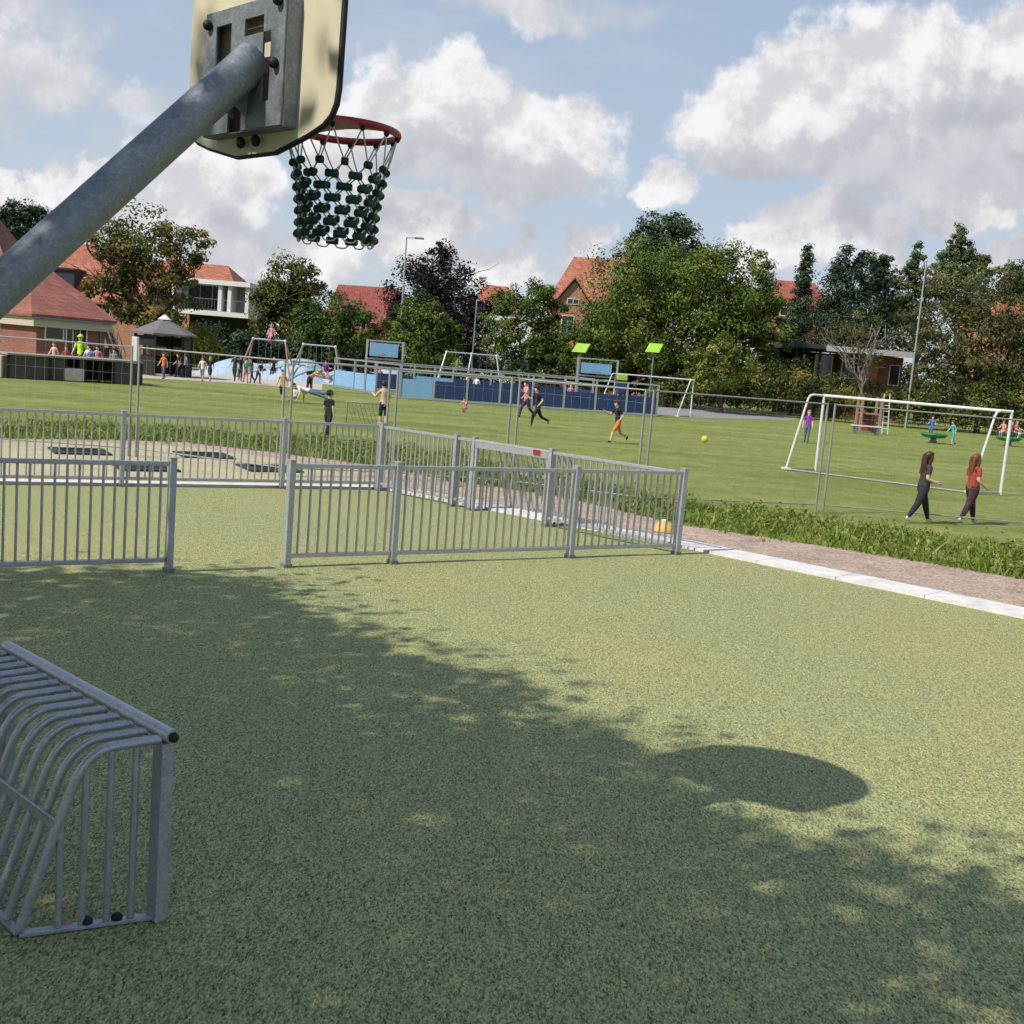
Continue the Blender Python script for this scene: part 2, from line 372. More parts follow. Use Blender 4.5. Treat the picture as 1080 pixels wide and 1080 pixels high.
# far paved path, blue play surfacing
M_PAVE = mat('pink_paving', (.50, .42, .36), .9, var=.15, scale=.6)
M_ASPH = mat('grey_path', (.27, .25, .25), .9, var=.2, scale=.5)
sheet('path', [G(x, y) for x, y in ((136, 397.5), (200, 401), (265, 405), (300, 408), (340, 411), (340, 402), (300, 396), (262, 391.5), (215, 388), (150, 384))], -.008, M_PAVE, 'pale pink paved path before the blue play mound', 'path')
sheet('far_path', [G(x, y) for x, y in ((692, 437), (735, 440.5), (800, 442), (838, 443), (842, 440.5), (800, 436), (740, 431), (695, 428))], -.008, M_ASPH, 'grey path curving in front of the hedge', 'path')
M_BLUE = mat('blue_rubber', (.36, .46, .54), .85, var=.2, scale=.8)
def mound(name, px0, px1, py, Y, h, dep, label):
    a, b_ = P(px0, py, Y), P(px1, py, Y); n, mrows = 28, 8; vs = []; fs = []
    for j in range(mrows+1):
        for i in range(n+1):
            u, v = i/n, j/mrows
            x = a.x+(b_.x-a.x)*u; y = Y+dep*v + (b_.y-a.y)*u
            env = min(1, 5*u*(1-u)*1.1)*math.sin(math.pi*min(1, v*1.15+.0))**.6 if 0 < v < 1 else 0
            vs.append((x, y, -.02+h*env*(.8+.2*math.sin(6.3*u*1.6+1.1*v+.4)))); 
    for j in range(mrows):
        for i in range(n): fs.append((j*(n+1)+i, j*(n+1)+i+1, (j+1)*(n+1)+i+1, (j+1)*(n+1)+i))
    m_ = MB(); m_.add(vs, fs, True); return struct(m_.build(name, M_BLUE), label, 'play mound')
mound('play_mound', 196, 352, 400, 66, 1.35, 9, 'pale blue rubber play mound behind the swings')
mound('low_play_mound', 325, 440, 404, 66.5, 1.15, 7, 'low pale blue rubber mound behind the ball cage')

# ------------------------------------------------------------------ metals
def steel_mat(name, c=(.36, .38, .40), rough=.45, metal=.75, spangle=9., lo=.72, hi=1.25):
    m = bpy.data.materials.new(name); m.use_nodes = True; k = NT(m.node_tree); b = k.n['Principled BSDF']
    o = k.node('ShaderNodeTexCoord').outputs['Object']
    v = k.node('ShaderNodeTexVoronoi'); k.put(v.inputs['Vector'], k.vmath('ADD', o, k.vmath('MULTIPLY', k.node('ShaderNodeTexNoise').outputs[1], (.02, .02, .02)))); v.inputs['Scale'].default_value = spangle*5
    sep = k.node('ShaderNodeSeparateColor'); k.l.new(v.outputs['Color'], sep.inputs[0])
    n = k.noise(o, spangle, 6, .68); n2 = k.noise(o, spangle*9, 4, .7)
    f = k.math('ADD', k.math('ADD', k.math('MULTIPLY', n, .55), k.math('MULTIPLY', sep.outputs[0], .22)), k.math('MULTIPLY', n2, .25))
    c0 = tuple(x*lo for x in c); c1 = tuple(min(.85, x*hi) for x in c); 
    k.put(b.inputs['Base Color'], k.ramp(f, [(.30, c0), (.52, c), (.72, c1)]))
    k.put(b.inputs['Roughness'], k.maprange(f, .3, .7, rough-.1, rough+.14, 'LINEAR')); b.inputs['Metallic'].default_value = metal
    return m
M_GALV = steel_mat('galvanised_steel', (.40, .42, .45), .45, .4, 16)
M_POLE = steel_mat('weathered_galvanised_steel', (.215, .24, .27), .5, .35, 24, .72, 1.4)
M_BAR = steel_mat('galvanised_bar', (.45, .46, .475), .36, .5, 22, .74, 1.25)
M_WHITE_STEEL = mat('white_painted_steel', (.64, .64, .63), .45, var=.08)
M_BLACK = mat('black_rubber', (.012, .012, .014), .6)
M_RED = mat('red_painted_steel', (.30, .022, .020), .42, var=.2, scale=12)
M_DARKSTEEL = mat('grey_steel', (.20, .215, .225), .5, metal=.4)

# ------------------------------------------------------------------ court fences
Z = Vector((0, 0, 1))
def fence_run(name, label, posts, spacing=.1, H=1.04, group='railing fences round the court', skip=(), nopost=()):
    """posts: list of ground points; panels of vertical bars between consecutive posts"""
    base = posts[0]; t = thing(name, label, 'fence', (base.x, base.y, 0), 0, group)
    for i, p in enumerate(posts):
        if i in nopost: continue
        d = (posts[min(i+1, len(posts)-1)]-posts[max(i-1, 0)]).normalized(); ang = math.atan2(d.y, d.x)
        rot = Matrix.Rotation(ang, 3, 'Z')
        pm = MB(); pm.box((p.x, p.y, H/2+.01), (.062, .088, H+.02), rot, 0, .006)
        po = pm.build('post', M_GALV, t)
        MB().box((p.x, p.y, H+.028), (.066, .092, .016), rot, 0, .004).build('post_cap', M_BAR, po)
        MB().box((p.x, p.y, .02), (.085, .112, .04), rot, 0, .004).build('foot_plate', M_DARKSTEEL, po)
    for i in range(len(posts)-1):
        if i in skip: continue
        a, b_ = posts[i], posts[i+1]; d = (b_-a).normalized(); L = (b_-a).length
        a2, b2 = a+d*.034, b_-d*.034
        MB().bar(a2+Z*(H-.025), b2+Z*(H-.025), .042, .042, bev=.005).build('top_rail', M_BAR, t)
        MB().bar(a2+Z*.115, b2+Z*.115, .042, .042, bev=.005).build('bottom_rail', M_BAR, t)
        n = max(2, round(L/spacing)); bm_ = MB()
        for j in range(1, n):
            p = a + d*(L*j/n); bm_.tube([p+Z*.13, p+Z*(H-.04)], .0125, 8, cap=False)
        bm_.build('bars', M_BAR, t)
    return t
V = lambda x, y: Vector((x, y, 0))
FD = Vector((.8328, .5536, 0))
fl0 = V(-3.15, 10.30)
fence_run('railing_fence', 'near railing fence at left edge of the court standing in tree shade', [fl0, fl0-FD*2.35, fl0-FD*4.7], .103)
fence_run('railing_fence', 'near railing fence with four posts reaching the gravel strip', [V(-2.19, 10.98), V(-1.21, 11.63), V(.71, 12.905), V(2.07, 13.80)], .103)
b2_ = V(-2.19, 17.80); BDv = (V(-5.55, 15.80)-b2_).normalized()
fence_run('railing_fence', 'back railing fence in front of the beige surfacing', [b2_, b2_+BDv*1.56, V(-5.55, 15.80), V(-5.55, 15.80)+BDv*2.4, V(-5.55, 15.80)+BDv*4.8, V(-5.55, 15.80)+BDv*7.2], .105)
RDv = (V(2.07, 13.80)-b2_).normalized()
rp = lambda s: b2_+RDv*s
r1, r2, r3 = 1.78, 2.16, 3.66
fence_run('railing_fence', 'sunlit side railing fence between back corner and the built in goal', [rp(.08), rp(r1), rp(r2)], .1)
fence_run('railing_fence', 'sunlit side railing fence between the built in goal and the front corner', [rp(r3), rp(5.76)], .1, nopost=(1,))

def small_goal(name, label, o, wd, dd, W_, dep, tdep, H_, n, sign=False, zt=0., plate=False):
    """metal bar goal: o front right foot, wd along the mouth, dd towards the rear"""
    t = thing(name, label, 'goal', (o.x, o.y, 0), 0)
    wd = wd.normalized(); q = lambda w, d, z: o+wd*w+dd*d+Z*z
    for w in (0, W_):
        p = MB(); p.bar(q(w, 0, .0), q(w, 0, H_-.03), .05, .07, up=wd, bev=.004); p.build('post', M_GALV, t)
    cbo = MB().tube([q(-.05, -.015, H_), q(W_+.05, -.015, H_)], .027, 14).build('crossbar', M_BAR, t)
    for w in (-.055, W_+.055): MB().ell(q(w, -.015, H_), (.02, .02, .02), 10, 6).build('end_cap', M_BLACK, cbo)
    Ic = Vector((tdep, H_-.035)); sl = (Vector((dep, .03))-Ic).normalized()
    def prof2(k=9):
        pts = [Vector((.02, H_-.02)), Ic-Vector((tdep*.42, 0))]; a0, a2 = pts[1], Ic+sl*.20
        for i in range(1, k): u = i/k; pts.append(a0*(1-u)**2+Ic*2*u*(1-u)+a2*u*u)
        return pts+[a2, Vector((dep, .03))]
    P2 = prof2()
    def ptop(d):
        for p, r_ in zip(P2, P2[1:]):
            if p.x <= d <= r_.x: return p.y+(r_.y-p.y)*(d-p.x)/(r_.x-p.x+1e-9)
        return .1
    def prof(w): return [q(w, p.x, p.y) for p in P2]
    for i in range(n+1):
        MB().tube(prof(W_*i/n), .0165 if 0 < i < n else .019, 8).build('roof_bar', M_BAR, t)
    mp = Ic.lerp(Vector((dep, .03)), .42)
    MB().bar(q(-.01, mp.x+.03, mp.y), q(W_+.01, mp.x+.03, mp.y), .012, .045, bev=.003).build('cross_strap', M_BAR, t)
    for w, s in ((0, 1), (W_, -1)):
        for fr in (.20, .38, .56, .73):
            d = dep*fr; MB().tube([q(w, d, .02), q(w, d, ptop(d)-.004)], .0135, 8, cap=False).build('side_bar', M_BAR, t)
        base = MB().bar(q(w, 0, .012), q(w, dep, .012), .04, .014, bev=.002).build('base_strip', M_GALV, t)
        if w == 0:
            for d in (.30, .52): MB().ell(q(w, dep*d, .026), (.022, .022, .02), 10, 6).build('anchor_cap', M_BLACK, base)
    MB().bar(q(0, dep, .014), q(W_, dep, .014), .03, .014, bev=.002).build('rear_strip', M_GALV, t)
    if sign:
        MB().bar(q(W_, -.03, H_-.035), q(0, -.03, H_-.035), .02, .12, bev=.003).build('header_plate', M_BAR, t)
        s = MB().bar(q(.14, -.046, H_-.03), q(.27, -.046, H_-.03), .006, .075).build('sign_plate', M_RED, t)
    return t
small_goal('bar_goal', 'small metal bar goal in tree shade with hooped roof bars', V(-1.22, 4.02), V(-.733, .680), V(-.43, -.21), 1.36, 1., .56, .73, 13)
small_goal('bar_goal', 'small metal bar goal with red plate built into the sunlit side fence', rp(r3-.04), -RDv, -Vector((-RDv.y, RDv.x, 0))*-.9, r3-r2-.08, .8, .5, 1.02, 13, True)

# pebble beside the near goal
st = MB().ell((0, 0, .016), (.026, .02, .016), 10, 7).build('pebble', mat('pebble', (.42, .25, .17), .8)); st.location = (-1.52, 3.905, 0)
tag(st, 'brownish pebble lying beside the base strip of the shaded bar goal', 'pebble')

# ------------------------------------------------------------------ basketball stand
def basketball():
    n = Vector((.695, .719, 0)); s = Vector((.719, -.695, 0)); C = V(-1.06, 4.32)
    t = thing('basketball_stand', 'galvanised basketball stand with cream board, red rim and green chain net', 'basketball hoop', (-2.55, 3.10, 0))
    w = lambda a, b, z: C + s*a + n*b + Z*z
    top = w(.085, -.078, 3.195); low = Vector((-1.64, 3.62, 2.335)); d = (low-top).normalized()
    bend = low + d*.95; post = Vector((bend.x+d.x*.22, bend.y+d.y*.22, 0))
    pts = [top, low, bend]
    for i in range(1, 7):
        u = i/6; a0, a1 = bend, bend+d*.24; a2 = Vector((a1.x, a1.y, a1.z-.28)); pts.append(a0*(1-u)**2+a1*2*u*(1-u)+a2*u*u)
    pts.append(Vector((pts[-1].x, pts[-1].y, 0)))
    MB().tube(pts, .068, 28).build('pole', M_POLE, t)
    fp = pts[-1]
    MB().box((fp.x, fp.y, .012), (.34, .34, .02), None, 0, .003).build('foot_plate', M_GALV, t)
    # fan board
    out = [(-.13, 2.885), (.13, 2.885), (.33, 2.93), (.42, 2.958), (.46, 2.985), (.482, 3.02), (.49, 3.07), (.495, 3.40)]
    for i in range(1, 20):
        a = math.pi*i/20; out.append((.495*math.cos(a), 3.40+.49*math.sin(a)))
    out += [(-x, z) for x, z in out[7:1:-1]]
    M_BOARD = mat('cream_laminate_board', (.64, .58, .43), .38, var=.07, scale=3)
    bo = MB().prism([w(a, -.009, z) for a, z in out], n*.018).build('backboard', M_BOARD, t)
    ed = MB(); N = len(out)
    ed.tube([w(a*1.002, 0.004, 3.35+(z-3.35)*1.002) for a, z in out], .012, 6, closed=True)
    ed.build('edge_trim', M_BLACK, bo)
    # mounting plate: grid of strips leaving the openings
    cols = [-.285, -.215, -.105, -.02, .10, .145, .215, .285]; rows = [2.955, 3.045, 3.10, 3.20, 3.285, 3.345, 3.40]
    cols = [-.265, -.19, -.085, .005, .105, .13, .18, .265]
    holes = {(1, 3), (1, 4), (3, 4), (4, 4), (5, 1), (5, 2), (5, 3), (2, 1), (2, 0)}
    pm = MB(); dz = -.075
    for i in range(len(cols)-1):
        for j in range(len(rows)-1):
            if (i, j) in holes: continue
            a0, a1, z0, z1 = cols[i], cols[i+1], rows[j], rows[j+1]
            pm.add([w(a0, dz, z0), w(a1, dz, z0), w(a1, dz, z1), w(a0, dz, z1), w(a0, dz+.008, z0), w(a1, dz+.008, z0), w(a1, dz+.008, z1), w(a0, dz+.008, z1)],
                   [(0, 1, 2, 3), (7, 6, 5, 4)] +
                   ([(0, 4, 5, 1)] if (j == 0 or (i, j-1) in holes) else []) + ([(3, 2, 6, 7)] if (j == len(rows)-2 or (i, j+1) in holes) else []) +
                   ([(0, 3, 7, 4)] if (i == 0 or (i-1, j) in holes) else []) + ([(1, 5, 6, 2)] if (i == len(cols)-2 or (i+1, j) in holes) else []))
    # flanges back to the board
    for a in (-.265, .265):
        pm.prism([w(a-.004, dz+.0085, 2.955), w(a+.004, dz+.0085, 2.955), w(a+.004, -.0095, 2.955), w(a-.004, -.0095, 2.955)], Z*.445)
    for z in (2.951, 3.40):
        pm.prism([w(-.265, dz+.0085, z), w(.265, dz+.0085, z), w(.265, -.0095, z), w(-.265, -.0095, z)], Z*.004)
    pl = pm.build('mounting_plate', M_POLE, t)
    for a, z in ((-.235, 3.355), (.228, 3.375), (.222, 3.165), (-.235, 3.06), (-.10, 3.075), (.0, 3.085)):
        MB().ell(w(a, dz-.012, z), (.019, .019, .019), 12, 8).build('bolt', M_BLACK, pl)
    for a in (-.06, .04): MB().ell(w(a, -.03, 2.925), (.018, .018, .022), 12, 8).build('bolt', M_BLACK, pl)
    # rib plates under the tube
    for a in (-.045, .045):
        MB().prism([w(a-.004, dz-.001, 3.0), w(a-.004, dz-.001, 3.13), w(a-.004, dz-.10, 3.06)], s*.008).build('gusset', M_POLE, pl)
    # rim
    rc = w(-.02, .40, 3.05); rr = .222
    ring = [rc+Vector((rr*math.cos(2*math.pi*i/40), rr*math.sin(2*math.pi*i/40), 0)) for i in range(40)]
    rim = MB().tube(ring, .0145, 10, closed=True).build('rim', M_RED, t)
    br = MB(); br.prism([w(-.24, .012, 3.034), w(.20, .012, 3.034), w(.196, .43, 3.036), w(.15, .375, 3.036), w(.08, .345, 3.036), w(-.02, .335, 3.036), w(-.12, .345, 3.036), w(-.19, .375, 3.036), w(-.236, .43, 3.036)], Z*.012)
    br.prism([w(-.12, .012, 2.955), w(.08, .012, 2.955), w(.08, .012, 3.042), w(-.12, .012, 3.042)], n*.008)
    for a in (-.11, .07): br.prism([w(a, .022, 2.965), w(a, .022, 3.044), w(a, .19, 3.044)], s*.008)
    br.build('rim_bracket', M_RED, rim)
    # net
    N = 12; zs = [3.035, 2.905, 2.858, 2.813, 2.768, 2.723, 2.678, 2.634, 2.60]
    rs = [.222, .186, .176, .168, .161, .156, .154, .155, .157]
    def nd(k, j): 
        a = 2*math.pi*(j+.5*(k % 2))/N; return rc*1 + Vector((rs[k]*math.cos(a), rs[k]*math.sin(a), zs[k]-3.05))
    net = MB(); K = 7
    for j in range(N):
        for e in (0, 1):   # pairs of hanging cords, rim hook to first knots
            a = nd(0, j) + Vector((0, 0, 0)); 
            tgt = nd(1, j if e == 0 else j-1); net.tube([a, a.lerp(tgt, .5)+Vector((0, 0, -.006)), tgt], .0032, 5, cap=False)
    for k in range(1, K):
        for j in range(N):
            j2 = j+1 if k % 2 else j-1
            net.tube([nd(k, j), nd(k+1, j)], .0032, 5, cap=False); net.tube([nd(k, j), nd(k+1, j2)], .0032, 5, cap=False)
    for j in range(N):   # scalloped lower edge
        a, b_ = nd(K, j), nd(K, j+1); m_ = (a+b_)/2; m_.z -= .028
        net.tube([a, a.lerp(m_, .55)+Vector((0, 0, -.010)), m_, b_.lerp(m_, .55)+Vector((0, 0, -.010)), b_], .0032, 5, cap=False)
    no = net.build('net', mat('net_cord', (.55, .60, .58), .5), t)
    M_GREEN = mat('dark_green_sleeve', (.006, .034, .024), .5, var=.3)
    sl = MB()
    for k in range(1, K+1):
        for j in range(N):
            p = nd(k, j); a = 2*math.pi*(j+.5*(k % 2))/N; tg = Vector((-math.sin(a), math.cos(a), 0)); L = .0255 if k > 1 else .014
            sl.tube([p-tg*L, p-tg*L*.9, p+tg*L*.9, p+tg*L], [.0120, .0150, .0150, .0120], 10)
    s_ = sl.build('knot_sleeves', M_GREEN, no); s_['kind'] = 'stuff'
    hk = MB()
    for j in range(N):
        p = nd(0, j); hk.ell(p+Vector((0, 0, .0)), (.012, .012, .016), 8, 6)
    h_ = hk.build('rim_hooks', M_BLACK, rim); h_['kind'] = 'stuff'
    return t
basketball()

# ------------------------------------------------------------------ leaves and trees
NR = np.random.default_rng(11)
def leaf_quads(c, nrm, size, rng, aspect=.62, fold=.18):
    """n rhombic leaf sprays at c with facing nrm"""
    n = len(c); nrm = nrm/np.linalg.norm(nrm, axis=1, keepdims=True)
    r = rng.normal(size=(n, 3)); t1 = np.cross(nrm, r); t1 /= np.linalg.norm(t1, axis=1, keepdims=True); t2 = np.cross(nrm, t1)
    s = size[:, None]
    return np.stack([c+t1*s*.5, c+t2*s*.5*aspect+nrm*s*fold*.5, c-t1*s*.5, c-t2*s*.5*aspect+nrm*s*fold*.5], axis=1)
def crown(blobs, nleaf, size, rng, clump=.30, shell=.55, nclump=None, droop=0., up=.35, base_tone=.5, tvar=.20, lsc=1.):
    """blobs: list of (centre, (rx,ry,rz)); leaves gather in clumps spread through each blob, denser towards its skin"""
    vol = np.array([b[1][0]*b[1][1]+b[1][1]*b[1][2]+b[1][0]*b[1][2] for b in blobs]); wt = vol/vol.sum()
    Vs, T = [], []
    for (c, r), w in zip(blobs, wt):
        n = int(nleaf*w*2.5); nc = max(9, int((nclump or nleaf/34)*w)); r = np.array(r); c = np.array(c)
        cl = max(.35, clump*1.35*r.mean())
        d = rng.normal(size=(nc, 3)); d /= np.linalg.norm(d, axis=1, keepdims=True)
        rad = rng.uniform(shell*.45, 1.0, nc)**.55; r2 = np.maximum(r-cl*.30, r*.5)
        cc = d*rad[:, None]*r2; cs = cl*rng.uniform(.6, 1.3, nc); ct = rng.normal(base_tone, tvar, nc)
        k = rng.integers(0, nc, n); g = rng.normal(size=(n, 3)); g = g/np.linalg.norm(g, axis=1, keepdims=True)*(rng.random(n)**.40)[:, None]
        g[:, 2] *= .70
        p = cc[k] + g*cs[k][:, None]; p[:, 2] -= droop*rng.random(n)
        nn = g*.9 + rng.normal(size=(n, 3))*.45 + d[k]*.45; nn[:, 2] += up
        Vs.append(leaf_quads(p+c, nn, size*.72*rng.uniform(.6, 1.35, n), rng)); T.append(ct[k] + rng.normal(0, .06, n))
    return np.concatenate(Vs), np.concatenate(T)
def limb(m, a, b, r0, r1, rng, n=6, wob=.06):
    a, b = Vector(a), Vector(b); L = (b-a).length; pts = []; rs = []
    for i in range(n+1):
        u = i/n; w = wob*L*math.sin(math.pi*u)
        pts.append(a.lerp(b, u)+Vector((rng.normal()*w, rng.normal()*w, rng.normal()*w*.4))); rs.append(r0+(r1-r0)*u)
    m.tube(pts, rs, 8); return pts
LM = {
 'mid': leaf_mat('leaf_green', [(.0, (.022, .048, .012)), (.4, (.050, .095, .020)), (.7, (.095, .140, .028)), (1., (.165, .190, .048))]),
 'olive': leaf_mat('leaf_olive', [(.0, (.020, .026, .010)), (.4, (.055, .064, .020)), (.7, (.105, .105, .032)), (1., (.20, .15, .055))]),
 'purple': leaf_mat('leaf_purple', [(.0, (.006, .005, .007)), (.5, (.018, .013, .017)), (1., (.050, .034, .038))], .12),
 'conifer': leaf_mat('leaf_conifer', [(.0, (.006, .015, .010)), (.5, (.017, .036, .020)), (1., (.045, .070, .032))], .10),
 'grey': leaf_mat('leaf_grey_green', [(.0, (.025, .045, .020)), (.5, (.060, .088, .038)), (1., (.13, .155, .070))]),
 'brown': leaf_mat('leaf_brown', [(.0, (.028, .033, .013)), (.45, (.068, .072, .028)), (.8, (.115, .108, .045)), (1., (.16, .125, .055))]),
 'yellow': leaf_mat('leaf_yellow', [(.0, (.10, .12, .015)), (.5, (.26, .26, .030)), (1., (.40, .36, .05))]),
 'hedge': leaf_mat('leaf_hedge', [(.0, (.016, .026, .010)), (.4, (.045, .062, .018)), (.7, (.085, .098, .028)), (1., (.17, .14, .050))]),
}
M_BARK = mat('bark', (.075, .060, .046), .9, var=.35, scale=4, bump=.6, bscale=14)
M_BARKG = mat('grey_bark', (.20, .18, .155), .9, var=.3, scale=4, bump=.6, bscale=14)
def px_blobs(bl, Y, dep=.85):
    out = []
    for (px, py, rx, ry) in bl:
        c = P(px, py, Y); s = Y/F*1.17; out.append((tuple(c), (rx*s, max(rx, ry)*s*dep, ry*s)))
    return out
def tree(name, label, Y, foot_px, bl, nleaf, size, kind, seed, clump=.30, shell=.55, droop=0., trunk_r=.2, bark=None, limbs=7, dep=.85, base_tone=.5, group=None, tvar=.2, up=.35):
    rng = np.random.default_rng(seed); blobs = px_blobs(bl, Y, dep)
    hy = 540-F*math.tan(PITCH)/math.cos(ROLL)+(foot_px-540)*math.tan(ROLL)
    f = P(foot_px, hy+CAMH*F/Y, Y); f.z = 0
    t = thing(name, label, 'tree', (f.x, f.y, 0), 0, group)
    Vq, T = crown(blobs, nleaf, size, rng, clump, shell, None, droop, up, base_tone, tvar)
    keep = Vq[:, :, 2].min(axis=1) > .05
    quads_object('crown', Vq[keep], T[keep], LM[kind], t)
    m = MB(); cs = [Vector(b[0]) for b in blobs]; mean = sum(cs, Vector())/len(cs)
    fork = Vector((f.x*.6+mean.x*.4, f.y*.6+mean.y*.4, max(1.2, mean.z*.42)))
    limb(m, (f.x, f.y, -.1), fork, trunk_r, trunk_r*.75, rng, 6, .02)
    big = sorted(range(len(blobs)), key=lambda i: -blobs[i][1][0]*blobs[i][1][2])
    for i in range(limbs):
        c, r = blobs[big[i % len(big)]]; d = rng.normal(size=3); d /= np.linalg.norm(d); d[2] = abs(d[2])*.8
        e = Vector(c)+Vector((d[0]*r[0]*.8, d[1]*r[1]*.8, d[2]*r[2]*.75)); pts = limb(m, fork+Vector((0, 0, rng.uniform(-.3, .3))), e, trunk_r*.55, .03, rng)
        for q in range(3):
            s0 = pts[rng.integers(2, 6)]; d2 = rng.normal(size=3)*np.array(r)*.45
            limb(m, s0, s0+Vector((d2[0], d2[1], abs(d2[2]))), trunk_r*.2, .015, rng, 4)
    m.build('trunk', bark or M_BARK, t)
    return t

# the big tree behind and left of the viewer that shades the court
def shade_tree():
    rng = np.random.default_rng(5)
    base = Vector((-9.6, -1.4, 0))
    t = thing('shade_tree', 'large leafy tree whose dappled shade falls across the court', 'tree', (base.x, base.y, 0))
    k = Vector((-LD.x/LD.z, -LD.y/LD.z)); sx, sy = math.cos(SUN_AZ)/math.tan(SUN_EL), math.sin(SUN_AZ)/math.tan(SUN_EL)
    poly = [(-7.5, 10.0), (-4.5, 10.0), (-3.2, 10.35), (-2.05, 10.3), (-1.75, 9.2), (-1.1, 8.6), (-.55, 7.95), (.2, 7.7), (.5, 6.95), (.95, 6.35), (1.15, 5.6), (1.6, 5.28), (2.25, 5.05), (2.9, 4.75), (3.6, 3.8), (3.6, .5), (1, -4), (-5, -5), (-10, 0), (-10, 7)]
    pa = np.array(poly)
    def inside(x, y):
        c = np.zeros(len(x), bool); j = len(pa)-1
        for i in range(len(pa)):
            yi, yj, xi, xj = pa[i][1], pa[j][1], pa[i][0], pa[j][0]
            c ^= ((yi > y) != (yj > y)) & (x < (xj-xi)*(y-yi)/(yj-yi+1e-9)+xi); j = i
        return c
    # clump centres spread through a broad crown
    n = 5200; z = rng.uniform(3.4, 11.5, n); env = np.sqrt(np.clip(1-((z-7.2)/4.6)**2, 0, 1))
    a = rng.uniform(0, 2*np.pi, n); rr = np.sqrt(rng.random(n))*7.6*env
    cx = base.x+.9+rr*np.cos(a); cy_ = base.y+1.6+rr*np.sin(a)*1.12
    gx, gy = cx+z*sx, cy_+z*sy
    ok = inside(gx, gy) & ~((cy_ > 1.0) & (np.abs(cx)/np.maximum(cy_, .1) < .75) & (z < 6))
    ring = ~ok & (inside(gx-.45, gy-.35)) & (rng.random(n) < .12) & ~((cy_ > 1.0) & (np.abs(cx)/np.maximum(cy_, .1) < .75) & (z < 6)); ok |= ring
    cx, cy_, z, gx, gy = cx[ok], cy_[ok], z[ok], gx[ok], gy[ok]; m_ = len(cx)
    # soft noise leaves light gaps
    gapn = np.sin(cx*1.7+1.3)*np.sin(cy_*1.9+.4)+np.sin(cx*.9-cy_*1.1+z*.8); keepc = (gapn > -.88) & ~((gx > .9) & (np.sin(gx*3.1+gy*1.2)*np.sin(gy*2.3-.7*gx+1) < -.30))
    cx, cy_, z = cx[keepc], cy_[keepc], z[keepc]; m_ = len(cx)
    per = 30; c = np.repeat(np.stack([cx, cy_, z], 1), per, 0); c += rng.normal(size=c.shape)*np.array([.34, .34, .20])
    g2 = c[:, 2]; ins = inside(c[:, 0]+g2*sx, c[:, 1]+g2*sy) | (rng.random(len(c)) < .35); c = c[ins]
    nn = rng.normal(size=c.shape)*.6; nn[:, 2] += .9
    Vq = leaf_quads(c, nn, rng.uniform(.10, .19, len(c)), rng); quads_object('crown', Vq, rng.normal(.5, .2, len(c)), LM['mid'], t)
    m = MB(); fork = base+Vector((.3, .5, 3.2)); limb(m, base-Vector((0, 0, .2)), fork, .30, .24, rng, 8, .015)
    for i in range(16):
        j = rng.integers(0, m_); e = Vector((cx[j], cy_[j], z[j])); pts = limb(m, fork+Vector((0, 0, rng.uniform(-.4, .5))), e, .13, .02, rng)
        for q in range(3):
            s0 = pts[rng.integers(2, 6)]; d2 = rng.normal(size=3)*1.3; limb(m, s0, s0+Vector((d2[0], d2[1], abs(d2[2])*.6)), .045, .01, rng, 4)
    m.build('trunk', M_BARK, t)
shade_tree()

TR = 'trees round the sports field'
tree('broadleaf_tree', 'airy olive tree behind the dark gazebo with sky showing through its crown', 72, 160,
     [(150, 255, 52, 36), (190, 262, 32, 30), (120, 262, 32, 30), (152, 308, 44, 32), (118, 300, 28, 28), (182, 305, 30, 30), (160, 330, 36, 18)], 6500, .30, 'olive', 21, .20, .35, limbs=12, trunk_r=.22, group=TR, tvar=.22)
tree('broadleaf_tree', 'dark tree top showing above the brick hall roof at far left', 95, 22,
     [(22, 232, 27, 20), (10, 240, 18, 16), (36, 240, 16, 14), (22, 250, 20, 20)], 3000, .36, 'conifer', 22, .26, limbs=4, group=TR)
tree('broadleaf_tree', 'olive tree with rounded crown just right of the white modern house', 84, 302,
     [(305, 297, 32, 26), (318, 300, 24, 24), (285, 315, 26, 22), (300, 335, 34, 28), (322, 328, 24, 20)], 5200, .32, 'olive', 23, .25, .45, trunk_r=.2, group=TR, tvar=.17, base_tone=.42)
tree('broadleaf_tree', 'round dark green tree below the dark red roof', 80, 352,
     [(348, 334, 36, 26), (330, 345, 28, 24), (376, 344, 24, 24), (352, 360, 42, 22)], 6000, .27, 'mid', 24, .22, group=TR, base_tone=.30)
tree('copper_beech_tree', 'tall dark purple leaved tree beside the street lamp', 92, 462,
     [(460, 292, 34, 34), (440, 312, 36, 30), (485, 315, 30, 30), (505, 330, 22, 26), (462, 268, 12, 12), (462, 340, 46, 30), (430, 330, 24, 26), (480, 360, 40, 24)], 8500, .34, 'purple', 25, .26, limbs=9, group=TR)
tree('broadleaf_tree', 'green bushy tree in front of the purple leaved tree', 80, 446,
     [(446, 335, 24, 24), (430, 348, 24, 24), (462, 348, 24, 22), (446, 366, 38, 22)], 5600, .26, 'mid', 26, .22, group=TR, base_tone=.42)
tree('broadleaf_tree', 'green tree with spiky top partly covering the orange brick house', 84, 552,
     [(552, 318, 30, 26), (535, 335, 28, 26), (570, 325, 24, 28), (578, 350, 20, 26), (545, 360, 36, 22), (578, 308, 8, 14), (582, 368, 22, 18), (560, 376, 36, 12)], 6600, .28, 'mid', 27, .22, group=TR, base_tone=.36)
tree('broadleaf_tree', 'tall dark tree top rising behind the huge rounded tree', 102, 695,
     [(699, 246, 30, 22), (682, 258, 22, 18), (720, 262, 26, 22), (700, 280, 50, 26)], 5600, .38, 'conifer', 28, .24, group=TR, base_tone=.72)
